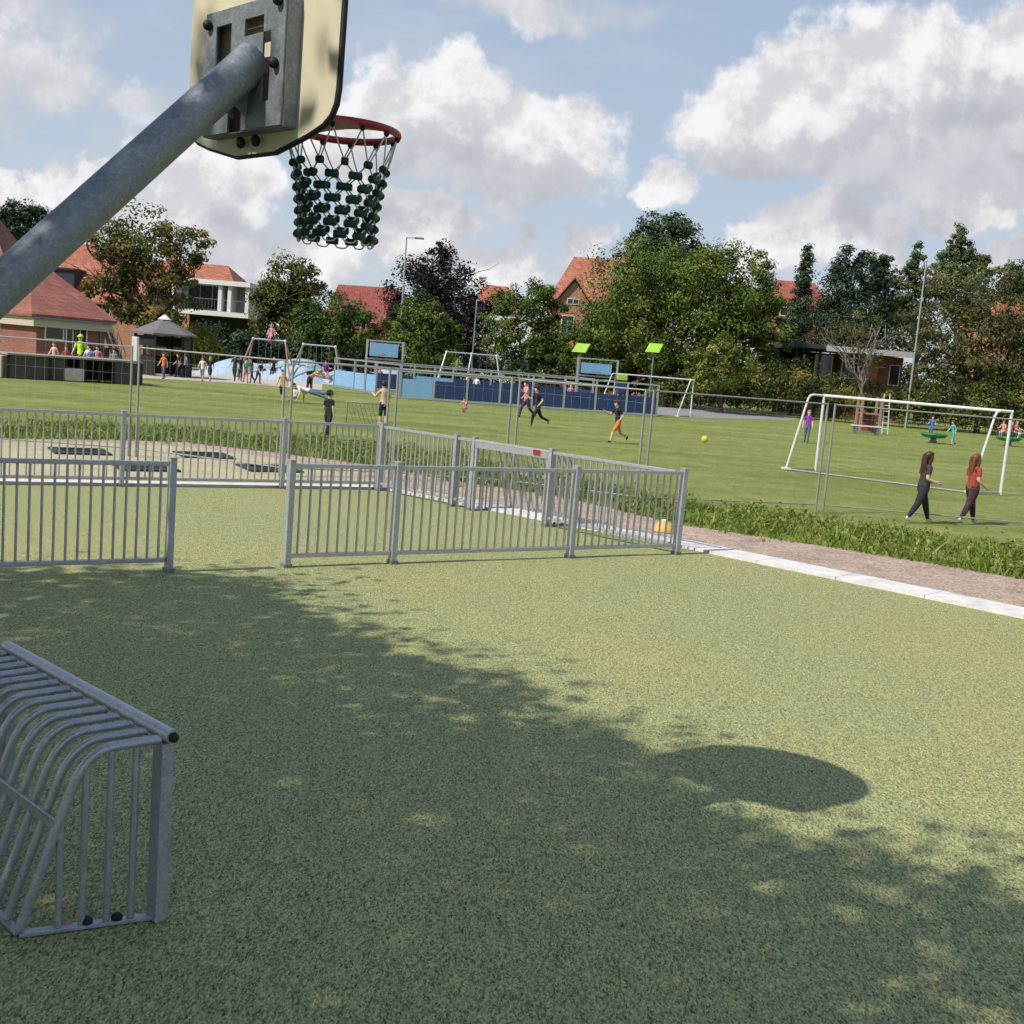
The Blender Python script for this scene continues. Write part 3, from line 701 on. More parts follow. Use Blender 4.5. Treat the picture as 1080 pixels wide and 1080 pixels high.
tree('broadleaf_tree', 'huge rounded green tree filling the middle of the tree line', 80, 705,
     [(700, 300, 80, 42), (648, 346, 34, 32), (682, 302, 40, 34), (770, 300, 48, 40), (795, 320, 30, 42), (735, 282, 44, 24), (700, 350, 90, 40), (630, 355, 36, 28), (780, 350, 42, 40), (745, 320, 60, 40), (665, 345, 50, 34), (812, 345, 22, 40), (805, 375, 28, 24), (615, 372, 26, 22), (600, 385, 18, 14), (655, 378, 40, 20), (700, 385, 50, 16)], 38000, .27, 'mid', 29, .165, .45, limbs=14, trunk_r=.35, group=TR, base_tone=.47, tvar=.20)
tree('broadleaf_tree', 'small light green tree at the foot of the huge rounded tree', 73, 760,
     [(757, 372, 24, 18), (742, 388, 22, 16), (772, 385, 22, 18), (757, 398, 30, 16)], 3600, .22, 'mid', 30, .24, group=TR, base_tone=.68)
tree('conifer_tree', 'slender leaning dark conifer between two wide trees', 88, 846,
     [(853, 266, 4, 9), (851, 277, 6, 12), (849, 290, 8, 14), (847, 304, 9, 15), (845, 320, 11, 16), (842, 338, 15, 20), (838, 358, 20, 24), (835, 380, 24, 24)], 7000, .25, 'conifer', 31, .38, group=TR, base_tone=.6)
tree('conifer_tree', 'broad dark evergreen behind the flat roofed brick pavilion', 96, 902,
     [(898, 274, 14, 15), (885, 288, 14, 18), (912, 282, 13, 18), (926, 288, 10, 18), (934, 278, 6, 16), (905, 300, 30, 24), (880, 315, 20, 26), (940, 308, 14, 24), (905, 330, 40, 26), (945, 325, 18, 26), (874, 342, 20, 28), (910, 352, 44, 26)], 13000, .30, 'conifer', 32, .30, limbs=9, group=TR, base_tone=.38)
tree('poplar_tree', 'tall grey green poplar with pointed top right of the flagpole', 92, 1010,
     [(1011, 247, 6, 11), (1006, 258, 11, 14), (1014, 266, 14, 16), (1000, 276, 16, 18), (1020, 284, 16, 18), (1037, 274, 6, 13), (1034, 288, 10, 16), (992, 294, 16, 22), (1010, 308, 32, 26)], 6000, .30, 'grey', 33, .25, group=TR)
tree('poplar_tree', 'grey green poplar left of the flagpole with narrow top', 94, 966,
     [(968, 264, 4, 10), (967, 276, 7, 13), (962, 290, 10, 17), (972, 296, 10, 18), (955, 312, 14, 22), (970, 322, 15, 24), (964, 348, 22, 26)], 4200, .30, 'grey', 34, .26, group=TR, base_tone=.38)
tree('broadleaf_tree', 'wide brownish tree at the right edge behind the hedge', 76, 1030,
     [(1015, 315, 48, 34), (1050, 325, 36, 36), (990, 340, 34, 34), (1025, 360, 56, 36), (1065, 350, 30, 40), (1085, 340, 30, 40), (985, 372, 28, 24), (978, 392, 22, 18), (1070, 385, 36, 24), (1020, 390, 50, 20), (1090, 375, 30, 30)], 10500, .25, 'brown', 35, .19, .45, limbs=12, group=TR)
tree('broadleaf_tree', 'pale bare twigged tree before the brick pavilion', 74, 910,
     [(908, 345, 30, 18), (885, 352, 22, 14), (928, 352, 20, 16), (908, 375, 22, 18)], 750, .20, 'brown', 36, .3, .4, trunk_r=.10, bark=M_BARKG, limbs=18, group=TR, base_tone=.6)
tree('broadleaf_tree', 'low grey tree just showing past the brownish tree at the right edge', 105, 1065,
     [(1062, 292, 26, 14), (1090, 296, 30, 18), (1070, 310, 30, 16)], 1600, .4, 'grey', 37, .28, limbs=4, group=TR, base_tone=.55)

def hedge(name, label, pxs, Y0, Y1, n, size, kind, seed, base_tone=.5, thick=2.0, cat='hedge', tvar=.2):
    """pxs: outline of the hedge top as (px, py); base on the ground"""
    rng = np.random.default_rng(seed); N = len(pxs); bl = []
    for i in range(N-1):
        (x0, y0), (x1, y1) = pxs[i], pxs[i+1]; k = max(1, int(abs(x1-x0)/16))
        for j in range(k):
            u = (j+.5)/k; x = x0+(x1-x0)*u; y = y0+(y1-y0)*u; Y = Y0+(Y1-Y0)*((x-pxs[0][0])/(pxs[-1][0]-pxs[0][0]))
            top = P(x, y+rng.uniform(-2.5, 2.5), Y).z; c = P(x, y, Y); h = max(.5, top/2)
            bl.append(((c.x, c.y, h*1.02), (21*Y/F, thick*rng.uniform(.8, 1.1), h*.98)))
    b0 = Vector(bl[len(bl)//2][0]); b0.z = 0
    Vq, T = crown(bl, n, size, rng, .34, .6, None, 0, .35, base_tone, tvar); keep = Vq[:, :, 2].min(axis=1) > .02
    o = quads_object(name, Vq[keep]-np.array(b0), T[keep], LM[kind]); o.location = b0
    return tag(o, label, cat)
hedge('hedge', 'long bushy mixed hedge running behind the white goal to the right edge', [(690, 392), (745, 398), (775, 392), (810, 384), (835, 374), (866, 380), (905, 394), (950, 398), (985, 390), (1010, 396), (1050, 390), (1110, 394)], 77, 74, 19000, .24, 'hedge', 41, .47, 1.7, tvar=.23)
hedge('hedge', 'dark shaded hedge behind the swings and the blue mound', [(178, 345), (215, 340), (250, 338), (290, 352), (330, 356), (400, 360), (420, 366)], 79, 80, 9000, .27, 'conifer', 42, .42, 1.6)
hedge('hedge', 'dark hedge behind the ball cage between the green trees', [(405, 362), (450, 370), (480, 372), (520, 368), (560, 366), (600, 366), (640, 372), (700, 384)], 82, 84, 9000, .27, 'conifer', 43, .40, 1.5)
hedge('hedge', 'dark far hedge closing the gap behind the brick pavilion and flagpole', [(650, 376), (720, 378), (800, 376), (880, 378), (960, 380), (1040, 384), (1110, 388)], 100, 100, 9000, .36, 'conifer', 46, .45, 1.5)
hedge('shrub', 'yellow leaved shrub in front of the white modern house', [(186, 340), (205, 339), (226, 343)], 74, 74, 1500, .22, 'yellow', 44, .45, .9, 'shrub')
hedge('hedge', 'dark hedge filling the ground floor below the white modern house', [(176, 350), (200, 346), (240, 346), (285, 350)], 80, 80, 5000, .26, 'conifer', 45, .40, 1.2)

# ------------------------------------------------------------------ buildings
def wall_mat(name, c, mortar, scale=1.0, rough=.85):
    m = bpy.data.materials.new(name); m.use_nodes = True; k = NT(m.node_tree); b = k.n['Principled BSDF']
    o = k.node('ShaderNodeTexCoord').outputs['Object']; sx = k.node('ShaderNodeSeparateXYZ'); k.l.new(o, sx.inputs[0])
    cb = k.node('ShaderNodeCombineXYZ'); k.put(cb.inputs[0], k.math('ADD', sx.outputs[0], sx.outputs[1])); k.put(cb.inputs[1], sx.outputs[2])
    br = k.node('ShaderNodeTexBrick'); k.put(br.inputs['Vector'], cb.outputs[0]); br.inputs['Scale'].default_value = 4*scale
    br.inputs['Color1'].default_value = tuple(x*.8 for x in c)+(1,); br.inputs['Color2'].default_value = tuple(x*1.2 for x in c)+(1,); br.inputs['Mortar'].default_value = tuple(mortar)+(1,)
    br.inputs['Mortar Size'].default_value = .02; br.inputs['Brick Width'].default_value = .9; br.inputs['Row Height'].default_value = .3
    n = k.noise(o, .8, 5, .6)
    k.put(b.inputs['Base Color'], k.mix(k.maprange(n, .3, .7, 0, .35), br.outputs[0], tuple(x*.7 for x in c)+(1,))); b.inputs['Roughness'].default_value = rough
    return m
def tile_mat(name, c):
    m = bpy.data.materials.new(name); m.use_nodes = True; k = NT(m.node_tree); b = k.n['Principled BSDF']
    o = k.node('ShaderNodeTexCoord').outputs['Object']; sx = k.node('ShaderNodeSeparateXYZ'); k.l.new(o, sx.inputs[0])
    cb = k.node('ShaderNodeCombineXYZ'); k.put(cb.inputs[0], k.math('ADD', sx.outputs[0], sx.outputs[1])); k.put(cb.inputs[1], k.math('MULTIPLY', sx.outputs[2], 1.5))
    br = k.node('ShaderNodeTexBrick'); k.put(br.inputs['Vector'], cb.outputs[0]); br.inputs['Scale'].default_value = 3.2
    br.inputs['Color1'].default_value = tuple(x*.72 for x in c)+(1,); br.inputs['Color2'].default_value = tuple(x*1.22 for x in c)+(1,); br.inputs['Mortar'].default_value = tuple(x*.35 for x in c)+(1,)
    br.inputs['Mortar Size'].default_value = .035; br.inputs['Brick Width'].default_value = .8; br.inputs['Row Height'].default_value = 1.0
    n = k.noise(o, .7, 6, .65)
    k.put(b.inputs['Base Color'], k.mix(k.maprange(n, .35, .7, 0, .55), br.outputs[0], tuple(x*.55 for x in c)+(1,))); b.inputs['Roughness'].default_value = .8
    return m
M_BRICK = wall_mat('red_brick', (.27, .085, .062), (.30, .24, .20)); M_OBRICK = wall_mat('orange_brick', (.46, .20, .105), (.45, .35, .27))
M_TILE = tile_mat('dull_red_tile', (.31, .112, .080)); M_OTILE = tile_mat('orange_tile', (.43, .15, .085)); M_DTILE = tile_mat('dark_red_tile', (.27, .065, .045))
M_RENDER = mat('white_render', (.78, .77, .75), .7, var=.05); M_FASCIA = mat('beige_fascia', (.50, .45, .35), .6, var=.08)
M_GLASS = mat('dark_window_glass', (.03, .04, .05), .08, var=.3, scale=2, spec=.8); M_FRAME = mat('white_window_frame', (.70, .70, .68), .5, var=.05)
M_DARKW = mat('black_stained_wood', (.018, .018, .019), .7, var=.3, scale=5); M_SLATE = mat('dark_blue_cladding', (.035, .042, .055), .6, var=.2)
M_TIMBER = mat('weathered_timber', (.085, .075, .066), .85, var=.35, scale=3, bump=.4, bscale=20); M_TIMBERL = mat('pale_timber_cap', (.30, .26, .215), .85, var=.2, scale=3)

def window(t, x, y, z, w, h, face='f', bars=1, pane=None, name='window'):
    """framed window on a wall: face 'f' front (-y), 'r' right (+x), 'l' left (-x)"""
    fr = MB(); q = .06
    def bx(cx, cz, sx, sz, off, th):
        if face == 'f': return ((x+cx, y-off, z+cz), (sx, th, sz))
        return ((x+(off if face == 'r' else -off), y+cx, z+cz), (th, sx, sz))
    for cx in (-w/2+q/2, w/2-q/2): fr.box(*bx(cx, 0, q, h, .03, .07))
    for cz in (-h/2+q/2, h/2-q/2): fr.box(*bx(0, cz, w-2*q, q, .03, .066))
    for i in range(bars): fr.box(*bx(-w/2+w*(i+1)/(bars+1), 0, .045, h-2*q, .028, .05))
    f = fr.build(name, M_FRAME, t, False)
    MB().box(*bx(0, 0, w-.04, h-.04, .006, .03)).build('pane', pane or M_GLASS, f, False)
    return f
def hip_roof(w, d, z, H, over, ridge, thick=.12, cx=0, cy=0):
    """closed hip (ridge < w) or gable (ridge = w + 2*over) roof over a w x d plan"""
    a, b = w/2+over, d/2+over; r = ridge/2; m = MB()
    vs = [(-a, -b, z), (a, -b, z), (a, b, z), (-a, b, z), (-r, 0, H), (r, 0, H), (-a, -b, z-thick), (a, -b, z-thick), (a, b, z-thick), (-a, b, z-thick)]
    m.add([(x+cx, y+cy, q) for x, y, q in vs], [(0, 1, 5, 4), (1, 2, 5), (2, 3, 4, 5), (3, 0, 4), (0, 6, 7, 1), (1, 7, 8, 2), (2, 8, 9, 3), (3, 9, 6, 0), (9, 8, 7, 6)])
    return m
def walls(w, d, h, gable=None, cx=0, cy=0):
    m = MB()
    if not gable: return m.box((cx, cy, h/2), (w, d, h))
    a, b = w/2, d/2
    vs = [(-a, -b, 0), (a, -b, 0), (a, b, 0), (-a, b, 0), (-a, -b, h), (a, -b, h), (a, b, h), (-a, b, h), (-a, 0, gable), (a, 0, gable)]
    return m.add([(x+cx, y+cy, z) for x, y, z in vs], [(0, 1, 5, 4), (1, 2, 6, 9, 5), (2, 3, 7, 6), (3, 0, 4, 8, 7), (4, 5, 9, 8), (6, 7, 8, 9), (3, 2, 1, 0)])
def house(name, label, loc, rz, w, d, h, H, wm, rm, ridge=None, over=.4, cat='house', chimney=None, wins=(), gable=False):
    t = thing(name, label, cat, (loc[0], loc[1], 0), rz)
    walls(w, d, h-.13, H-.35 if gable else None).build('wall', wm, t, False)
    r = hip_roof(w, d, h, H, over, (w+2*over) if gable else (ridge if ridge is not None else max(0, w-d))).build('roof', rm, t, False)
    if chimney:
        x, y, s = chimney; m = MB(); m.box((x, y, H-.1), (s, s, 1.5)).box((x, y, H+.72), (s+.12, s+.12, .14)); m.build('chimney', wm, r, False)
    for a in wins: window(t, *a)
    return t, r

# brick hall with beige fascia at the left
cA = P(39, 330, 57.5); eA = P(108, 343, 60.0); aA = math.atan2(eA.y-cA.y, eA.x-cA.x); wA, dA = 7.6, 8.4
hA = P(60, 333, 58).z
def local_to(base, rz, x, y): return (base[0]+math.cos(rz)*x-math.sin(rz)*y, base[1]+math.sin(rz)*x+math.cos(rz)*y)
wA = math.hypot(eA.x-cA.x, eA.y-cA.y)+.15
cenA = local_to((cA.x, cA.y), aA, wA/2, dA/2)
tA = thing('brick_hall', 'low red brick hall with beige fascia and hipped tile roof at the left', 'building', (cenA[0], cenA[1], 0), aA)
walls(wA, dA, hA-.62).build('wall', M_BRICK, tA, False)
MB().box((0, 0, hA-.37), (wA+.55, dA+.55, .50)).build('fascia', M_FASCIA, tA, False)
rA = hip_roof(wA, dA, hA, P(50, 281, 61).z, .45, 1.0, .14).build('roof', M_TILE, tA, False)
g_ = MB(); g_.box((0, -dA/2-.42, hA-.17), (wA+.7, .09, .09)).build('gutter', M_DARKSTEEL, rA, False)
MB().box((wA/2-.25, -dA/2-.05, (hA-.62)/2), (.08, .08, hA-.65)).build('downpipe', M_DARKSTEEL, tA, False)
window(tA, wA/2-1.55, -dA/2, 1.08, 1.15, 2.1, 'f', 2, None, 'glazed_door')
window(tA, -wA/2, .9, 1.5, 1.2, .9, 'l', 0)
window(tA, -wA/2+.9, -dA/2, 1.75, 1.0, .75, 'f', 0)
# long wing of the hall, running on to the left
house('brick_hall_wing', 'longer brick wing with taller tile roof at the left picture edge', (P(-46, 330, 66).x, 67.0), .04, 9.5, 8, hA, P(-18, 212, 68).z, M_BRICK, M_TILE, 2.0, cat='building', wins=((3.2, -4.0, 1.7, 1.0, .8, 'f', 0), (1.2, -4.0, 1.7, 1.0, .8, 'f', 0)))

# steel stair beside the hall
s0, s1 = P(126, 374, 61), P(109, 345, 61); s0.z = 0; bS = s0.copy()
tS = thing('outdoor_stair', 'grey steel outdoor stair climbing beside the brick hall', 'stair', (bS.x, bS.y, 0))
for dy in (0, .9):
    MB().bar(s0+Vector((0, dy, .05)), s1+Vector((0, dy, 0)), .05, .22).build('stringer', M_BAR, tS)
    hr = MB(); hr.tube([s0+Vector((0, dy, .95)), s1+Vector((0, dy, .95))], .03, 8)
    for i in range(5): q = s0.lerp(s1, i/4)+Vector((0, dy, .1)); hr.tube([q, q+Z*.87], .02, 6, cap=False)
    hr.build('handrail', M_BAR, tS)
for i in range(9): MB().box(tuple(s0.lerp(s1, (i+.5)/9)+Vector((0, .45, .02))), (.27, .84, .04)).build('tread', M_DARKSTEEL, tS)

# orange roofed house with dark dormer behind the hall
tB, rB = house('tall_house', 'large house with orange tile roof and dark blue dormer behind the brick hall', (P(96, 300, 88).x, 90), .05, 10, 9, P(90, 318, 86).z, P(96, 258, 90).z, M_OBRICK, M_OTILE, 5.0, chimney=(1.6, .3, .6), wins=((1.6, -4.5, 3.6, 1.2, 1.3, 'f', 1), (3.6, -4.5, 3.6, 1.0, 1.3, 'f', 1), (-3.2, -4.5, 3.6, 1.0, 1.3, 'f', 1)))
dm = MB(); dm.box((-1.5, -3.4, P(70, 298, 86).z), (1.9, 2.2, 1.9)); do_ = dm.build('dormer', M_SLATE, tB, False)
MB().box((-1.5, -3.4, P(70, 284, 86).z+.02), (2.2, 2.5, .12)).build('dormer_roof', M_SLATE, do_, False)
house('long_house', 'long orange roof rising behind the white modern house', (P(198, 285, 108).x, 110), .0, 9.5, 8, P(200, 297, 106).z, P(200, 277, 110).z, M_OBRICK, M_OTILE, 6.5, chimney=(-2, 0, .6), wins=((0, -4.0, 4.5, 1.2, 1.2, 'f', 1),))

# white modern house
wc = P(226, 320, 88); tW = thing('modern_house', 'white flat roofed modern house with framed balconies and dark windows', 'house', (wc.x, 90, 0), -.02)
sW = 88/F; top = P(226, 296, 88).z; fl = P(226, 328, 88).z; wW = 80*sW
MB().box((0, 2.2, (top-.36+fl-.35)/2), (wW-.5, 5.4, top-.36-fl+.34)).build('upper_wall', M_RENDER, tW, False)
MB().box((0, 2.2, (fl-.4)/2), (wW-1.2, 5.2, fl-.4)).build('lower_wall', M_DARKW, tW, False)
MB().box((0, 1.0, top-.17), (wW+.2, 8.4, .36)).build('roof_slab', M_RENDER, tW, False)
MB().box((0, -.9, fl-.2), (wW+.1, 4.4, .36)).build('balcony_floor', M_RENDER, tW, False)
for x in (-wW/2+.14, 18/80*wW-.6, wW/2-1.5, wW/2-.14): MB().box((x, -1.8, (top+fl)/2-.17), (.28, 2.4, top-fl-.36)).build('side_fin', M_RENDER, tW, False)
window(tW, -wW/2+1.9, -.5, (top+fl)/2-.1, 2.9, 1.9, 'f', 2); window(tW, wW/2-2.3+.0, -.5, (top+fl)/2-.15, .9, 1.8, 'f', 0, None, 'balcony_door'); window(tW, .9, -.5, (top+fl)/2-.1, .9, 1.6, 'f', 0)
rl = MB()
for x in np.linspace(-wW/2+.3, wW/2-.3, 24): rl.tube([(x, -2.95, fl), (x, -2.95, fl+.85)], .012, 5, cap=False)
rl.bar((-wW/2+.2, -2.95, fl+.86), (wW/2-.2, -2.95, fl+.86), .05, .05); rl.build('balcony_rail', M_DARKSTEEL, tW, False)

cD = P(383, 330, 102); tD, rD = house('red_roofed_house', 'house with long dark red roof between the olive and purple trees', (cD.x, 104), -.25, 5.0, 7, P(380, 350, 100).z, P(376, 301, 104).z, M_BRICK, M_DTILE, gable=True, wins=((1.5, -3.5, 4.2, 1.0, 1.1, 'f', 1), (2.5, 0, 5.2, .9, 1.1, 'r', 1), (2.5, -1.6, 2.8, .9, 1.1, 'r', 1)))
sk = MB(); sk.box((1.6, -1.1, P(395, 314, 102).z-.55), (.8, .16, .7), Matrix.Rotation(R(-45), 3, 'X')); sk.build('skylight', mat('blue_skylight', (.08, .16, .30), .2), rD, False)

# orange brick house with cross gable
cE = P(622, 320, 96); hE = P(610, 318, 94).z; HE = P(625, 271, 99).z
tE, rE = house('orange_house', 'tall orange brick house with steep red tile roof beside the huge tree', (cE.x+.9, 100), .0, 8.2, 8, hE, HE, M_OBRICK, tile_mat('salmon_tile', (.44, .16, .10)), 4.8, chimney=(2.2, .5, .7), wins=())
gz = P(605, 300, 94).z
bx0, bx1 = -3.95, -.75; bxm = (bx0+bx1)/2; zr = P(600, 290, 94).z
gv = MB(); gv.add([(bx0, -5.2, 0), (bx1, -5.2, 0), (bx1, -4.01, 0), (bx0, -4.01, 0), (bx0, -5.2, hE-.36), (bx1, -5.2, hE-.36), (bx1, -4.01, hE-.36), (bx0, -4.01, hE-.36), (bxm, -5.2, zr-.35), (bxm, -4.01, zr-.35)], [(0, 1, 5, 8, 4), (1, 2, 6, 5), (3, 0, 4, 7), (4, 8, 9, 7), (8, 5, 6, 9), (3, 2, 1, 0)]); gv.build('bay_wall', M_OBRICK, tE, False)
ga = MB(); e0, e1, ze_ = bx0-.35, bx1+.35, hE-.55
ga.add([(e0, -5.5, ze_), (e1, -5.5, ze_), (bxm, -5.5, zr), (e0, -2.2, ze_), (e1, -2.2, ze_), (bxm, -1.6, zr), (e0, -5.5, ze_-.16), (e1, -5.5, ze_-.16), (bxm, -5.5, zr-.16), (e0, -2.2, ze_-.16), (e1, -2.2, ze_-.16), (bxm, -1.6, zr-.16)], [(0, 2, 5, 3), (1, 4, 5, 2), (0, 6, 8, 2), (2, 8, 7, 1), (6, 9, 11, 8), (7, 8, 11, 10), (0, 3, 9, 6), (1, 7, 10, 4)]); ga.build('gable_roof', rE.data.materials[0], rE, False)
window(tE, bxm, -5.2, hE+.0, 1.0, .5, 'f', 1); window(tE, bxm-.3, -5.2, hE-1.9, 1.05, 1.5, 'f', 1); window(tE, bxm-.3, -5.2, hE-4.6, 1.05, 1.5, 'f', 1)

cF = P(522, 312, 112); house('distant_house', 'small bright orange roof with pale chimney between purple and spiky trees', (cF.x, 114), .1, 4.6, 6, P(522, 322, 111).z, P(520, 301, 114).z, M_RENDER, M_OTILE, 2.2, chimney=(-1.4, 0, .7), wins=((.5, -3.0, 4.0, 1, 1, 'f', 1),))
cG = P(842, 310, 118); house('distant_house', 'red roofed house glimpsed on both sides of the slender conifer', (cG.x, 120), .0, 5.2, 6, P(842, 320, 116).z, P(842, 297, 120).z, M_OBRICK, tile_mat('bright_red_tile', (.36, .10, .075)), 4.2, wins=((-1.6, -3.5, P(842, 324, 116).z-.5, .8, .9, 'f', 0), (1.8, -3.5, P(842, 324, 116).z-.5, .8, .9, 'f', 0)))
cH = P(1078, 340, 104); house('distant_house', 'orange brick house glimpsed through the brownish tree at the right edge', (cH.x+.6, 106), .1, 8, 7, P(1070, 335, 104).z, P(1075, 308, 106).z, M_OBRICK, M_OTILE, 4.0, wins=((-2.4, -3.5, 4.6, 1, 1.2, 'f', 1), (-2.4, -3.5, 2.0, 1, 1.2, 'f', 1)))

# flat roofed brick pavilion on the right
pc = P(898, 385, 82); tp = thing('brick_pavilion', 'flat roofed red brick pavilion with open dark porch behind the hedge', 'building', (pc.x, 85, 0), .02)
sP = 82/F; zt = P(898, 365, 82).z; wP = 122*sP
MB().box((.25*wP-.1, .8, (zt-.5)/2), (wP*.5, 5, zt-.5)).build('wall', M_BRICK, tp, False)
MB().box((-wP*.24, 3.0, (zt-.5)/2), (wP*.46, .3, zt-.5)).build('porch_back_wall', M_DARKW, tp, False)
rf = MB().box((0, .4, zt-.24), (wP+.5, 7.6, .32), None, 0, .02).build('roof_slab', M_SLATE, tp, False)
MB().box((.12*wP, -3.46, zt-.3), (wP*.74, .12, .40)).build('fascia', mat('pale_fascia', (.48, .47, .46), .5), rf, False)
for x in (-wP/2+.15, -wP*.28): MB().box((x, -2.9, (zt-.5)/2), (.16, .16, zt-.42)).build('porch_post', M_DARKW, tp, False)
window(tp, -wP*.20, -1.6, zt-1.75, 1.3, 2.0, 'f', 1, None, 'glazed_screen')
MB().box((-wP*.20, -1.45, (zt-2.8)/2), (1.5, .2, zt-2.8)).build('screen_wall', M_OBRICK, tp, False)
window(tp, .06*wP, -1.7, zt-1.55, 1.8, 1.5, 'f', 2)
MB().box((.215*wP, -1.86, (zt-.5)/2), (.85, .3, zt-.52)).build('brick_pier', wall_mat('bright_orange_brick', (.50, .16, .085), (.45, .3, .22)), tp, False)
window(tp, .42*wP, -1.7, zt-1.8, .8, 1.5, 'f', 0)

# dark gazebo
gc = P(165, 393, 58); gcb = Vector((gc.x, 59, 0)); tg = thing('gazebo', 'dark hexagonal timber gazebo with grey hipped roof', 'gazebo', gcb)
ze = P(165, 351, 58).z; za = P(165, 337, 59).z; ra = 33*58/F
hexp = lambda r, z, o=0.: [Vector((gcb.x+r*math.cos(2*math.pi*(i+.5)/6), gcb.y+r*math.sin(2*math.pi*(i+.5)/6), z)) for i in range(6)]
m = MB(); e = hexp(ra*1.06, ze); e2 = hexp(ra*1.06, ze-.09); ti = hexp(.28, za); m.add(e+ti+e2, [(i, (i+1) % 6, 6+(i+1) % 6, 6+i) for i in range(6)]+[tuple(range(6, 12))]+[(i, 12+i, 12+(i+1) % 6, (i+1) % 6) for i in range(6)]+[tuple(range(17, 11, -1))])
rg = m.build('roof', mat('grey_roof_felt', (.16, .15, .15), .85, var=.15), tg)
m = MB(); c1 = hexp(.36, za+.03); c2 = hexp(.05, za+.28); m.add(c1+c2, [(i, (i+1) % 6, 6+(i+1) % 6, 6+i) for i in range(6)]+[tuple(range(6, 12)), tuple(range(5, -1, -1))]); m.build('roof_cap', M_RENDER, rg)
for p in hexp(ra*.88, 0): MB().box((p.x, p.y, (ze-.1)/2), (.13, .13, ze-.1)).build('post', M_DARKW, tg)
pw = hexp(ra*.88, 0)
for i in range(6):
    if i == 4: continue
    a, b_ = pw[i], pw[(i+1) % 6]; dd = (b_-a).normalized(); MB().bar(a+dd*.07+Z*.5, b_-dd*.07+Z*.5, .06, .96).build('panel', M_DARKW, tg)
    MB().bar(a+dd*.07+Z*(ze-.42), b_-dd*.07+Z*(ze-.42), .05, .5).build('valance', M_DARKW, tg)
pp = P(142, 385, 52); o = MB().box((0, 0, P(142, 355, 52).z/2), (.26, .26, P(142, 355, 52).z), None, 0, .02).build('gate_pillar', M_RENDER); o.location = (pp.x, 52, 0); tag(o, 'white pillar in front of the dark gazebo', 'pillar')

# long dark timber platform wall
w0, w1 = G(8, 398.5), G(148, 406.0); dW = (w1-w0).normalized(); LW = (w1-w0).length; aW = math.atan2(dW.y, dW.x); HW = P(80, 377, (w0.y+w1.y)/2).z
tT = thing('timber_platform', 'long low dark timber platform with open bays at the far side of the lawn', 'platform', w0, aW)
MB().box((LW/2, .9, HW-.03), (LW+.1, 2.1, .07)).build('deck', M_TIMBERL, tT, False)
for x0, x1 in ((0, .30), (.30, .42), (.52, .56), (.78, 1.0)):
    MB().box(((x0+x1)/2*LW, 0, (HW-.08)/2), ((x1-x0)*LW-.02, .08, HW-.08)).build('plank_panel', M_TIMBER, tT, False)
for x in (0, .3, .42, .56, .67, .78, 1.0): MB().box((x*LW, -.062, (HW-.09)/2), (.10, .04, HW-.09)).build('post', M_DARKW, tT, False)
MB().box((LW/2, 1.9, (HW-.08)/2), (LW, .08, HW-.08)).build('back_panel', M_DARKW, tT, False)
o = MB().box((0, 0, .42), (.9, .9, .84), None, 0, .03).build('concrete_block', M_FASCIA); o.location = (w0.x-.62, w0.y+.3, 0); tag(o, 'beige concrete block at the left end of the timber platform', 'block')
cr = w0+dW*LW*.47+Vector((0, .1, 0)); o = MB().box((0, 0, .26), (.75, .4, .52), None, 0, .05).build('crate', mat('pale_pink_plastic', (.60, .46, .42), .6)); o.location = (cr.x, cr.y, 0); o.rotation_euler.z = aW; tag(o, 'pale pink crate in an open bay of the timber platform', 'crate')

# ------------------------------------------------------------------ poles
def pole(name, label, px, py_top, Y, r, cat, arm=0., m_=M_BAR):
    p = P(px, py_top, Y); t = thing(name, label, cat, (p.x, p.y, 0))
    MB().tube([(p.x, p.y, -.1), (p.x, p.y, p.z)], [r*1.3, r*.8], 10).build('pole', m_, t)
    if arm:
        MB().bar((p.x, p.y, p.z-.05), (p.x+arm, p.y, p.z), .08, .08).build('arm', m_, t)
        MB().box((p.x+arm*.85, p.y, p.z-.02), (arm*.6, .3, .13), None, 0, .03).build('lamp_head', M_DARKSTEEL, t)
    else: MB().ell((p.x, p.y, p.z+.03), r*1.5, 10, 6).build('cap', m_, t)
    return t
pole('street_lamp', 'tall grey street lamp standing left of the purple leaved tree', 429, 250, 88, .07, 'street lamp', 1.15)
pole('street_lamp', 'thin grey pole with short lamp right of the purple leaved tree', 503, 316, 84, .055, 'street lamp', .35)
pole('flagpole', 'tall white flagpole in front of the dark evergreens', 977, 276, 74, .055, 'flagpole', 0, M_BAR)

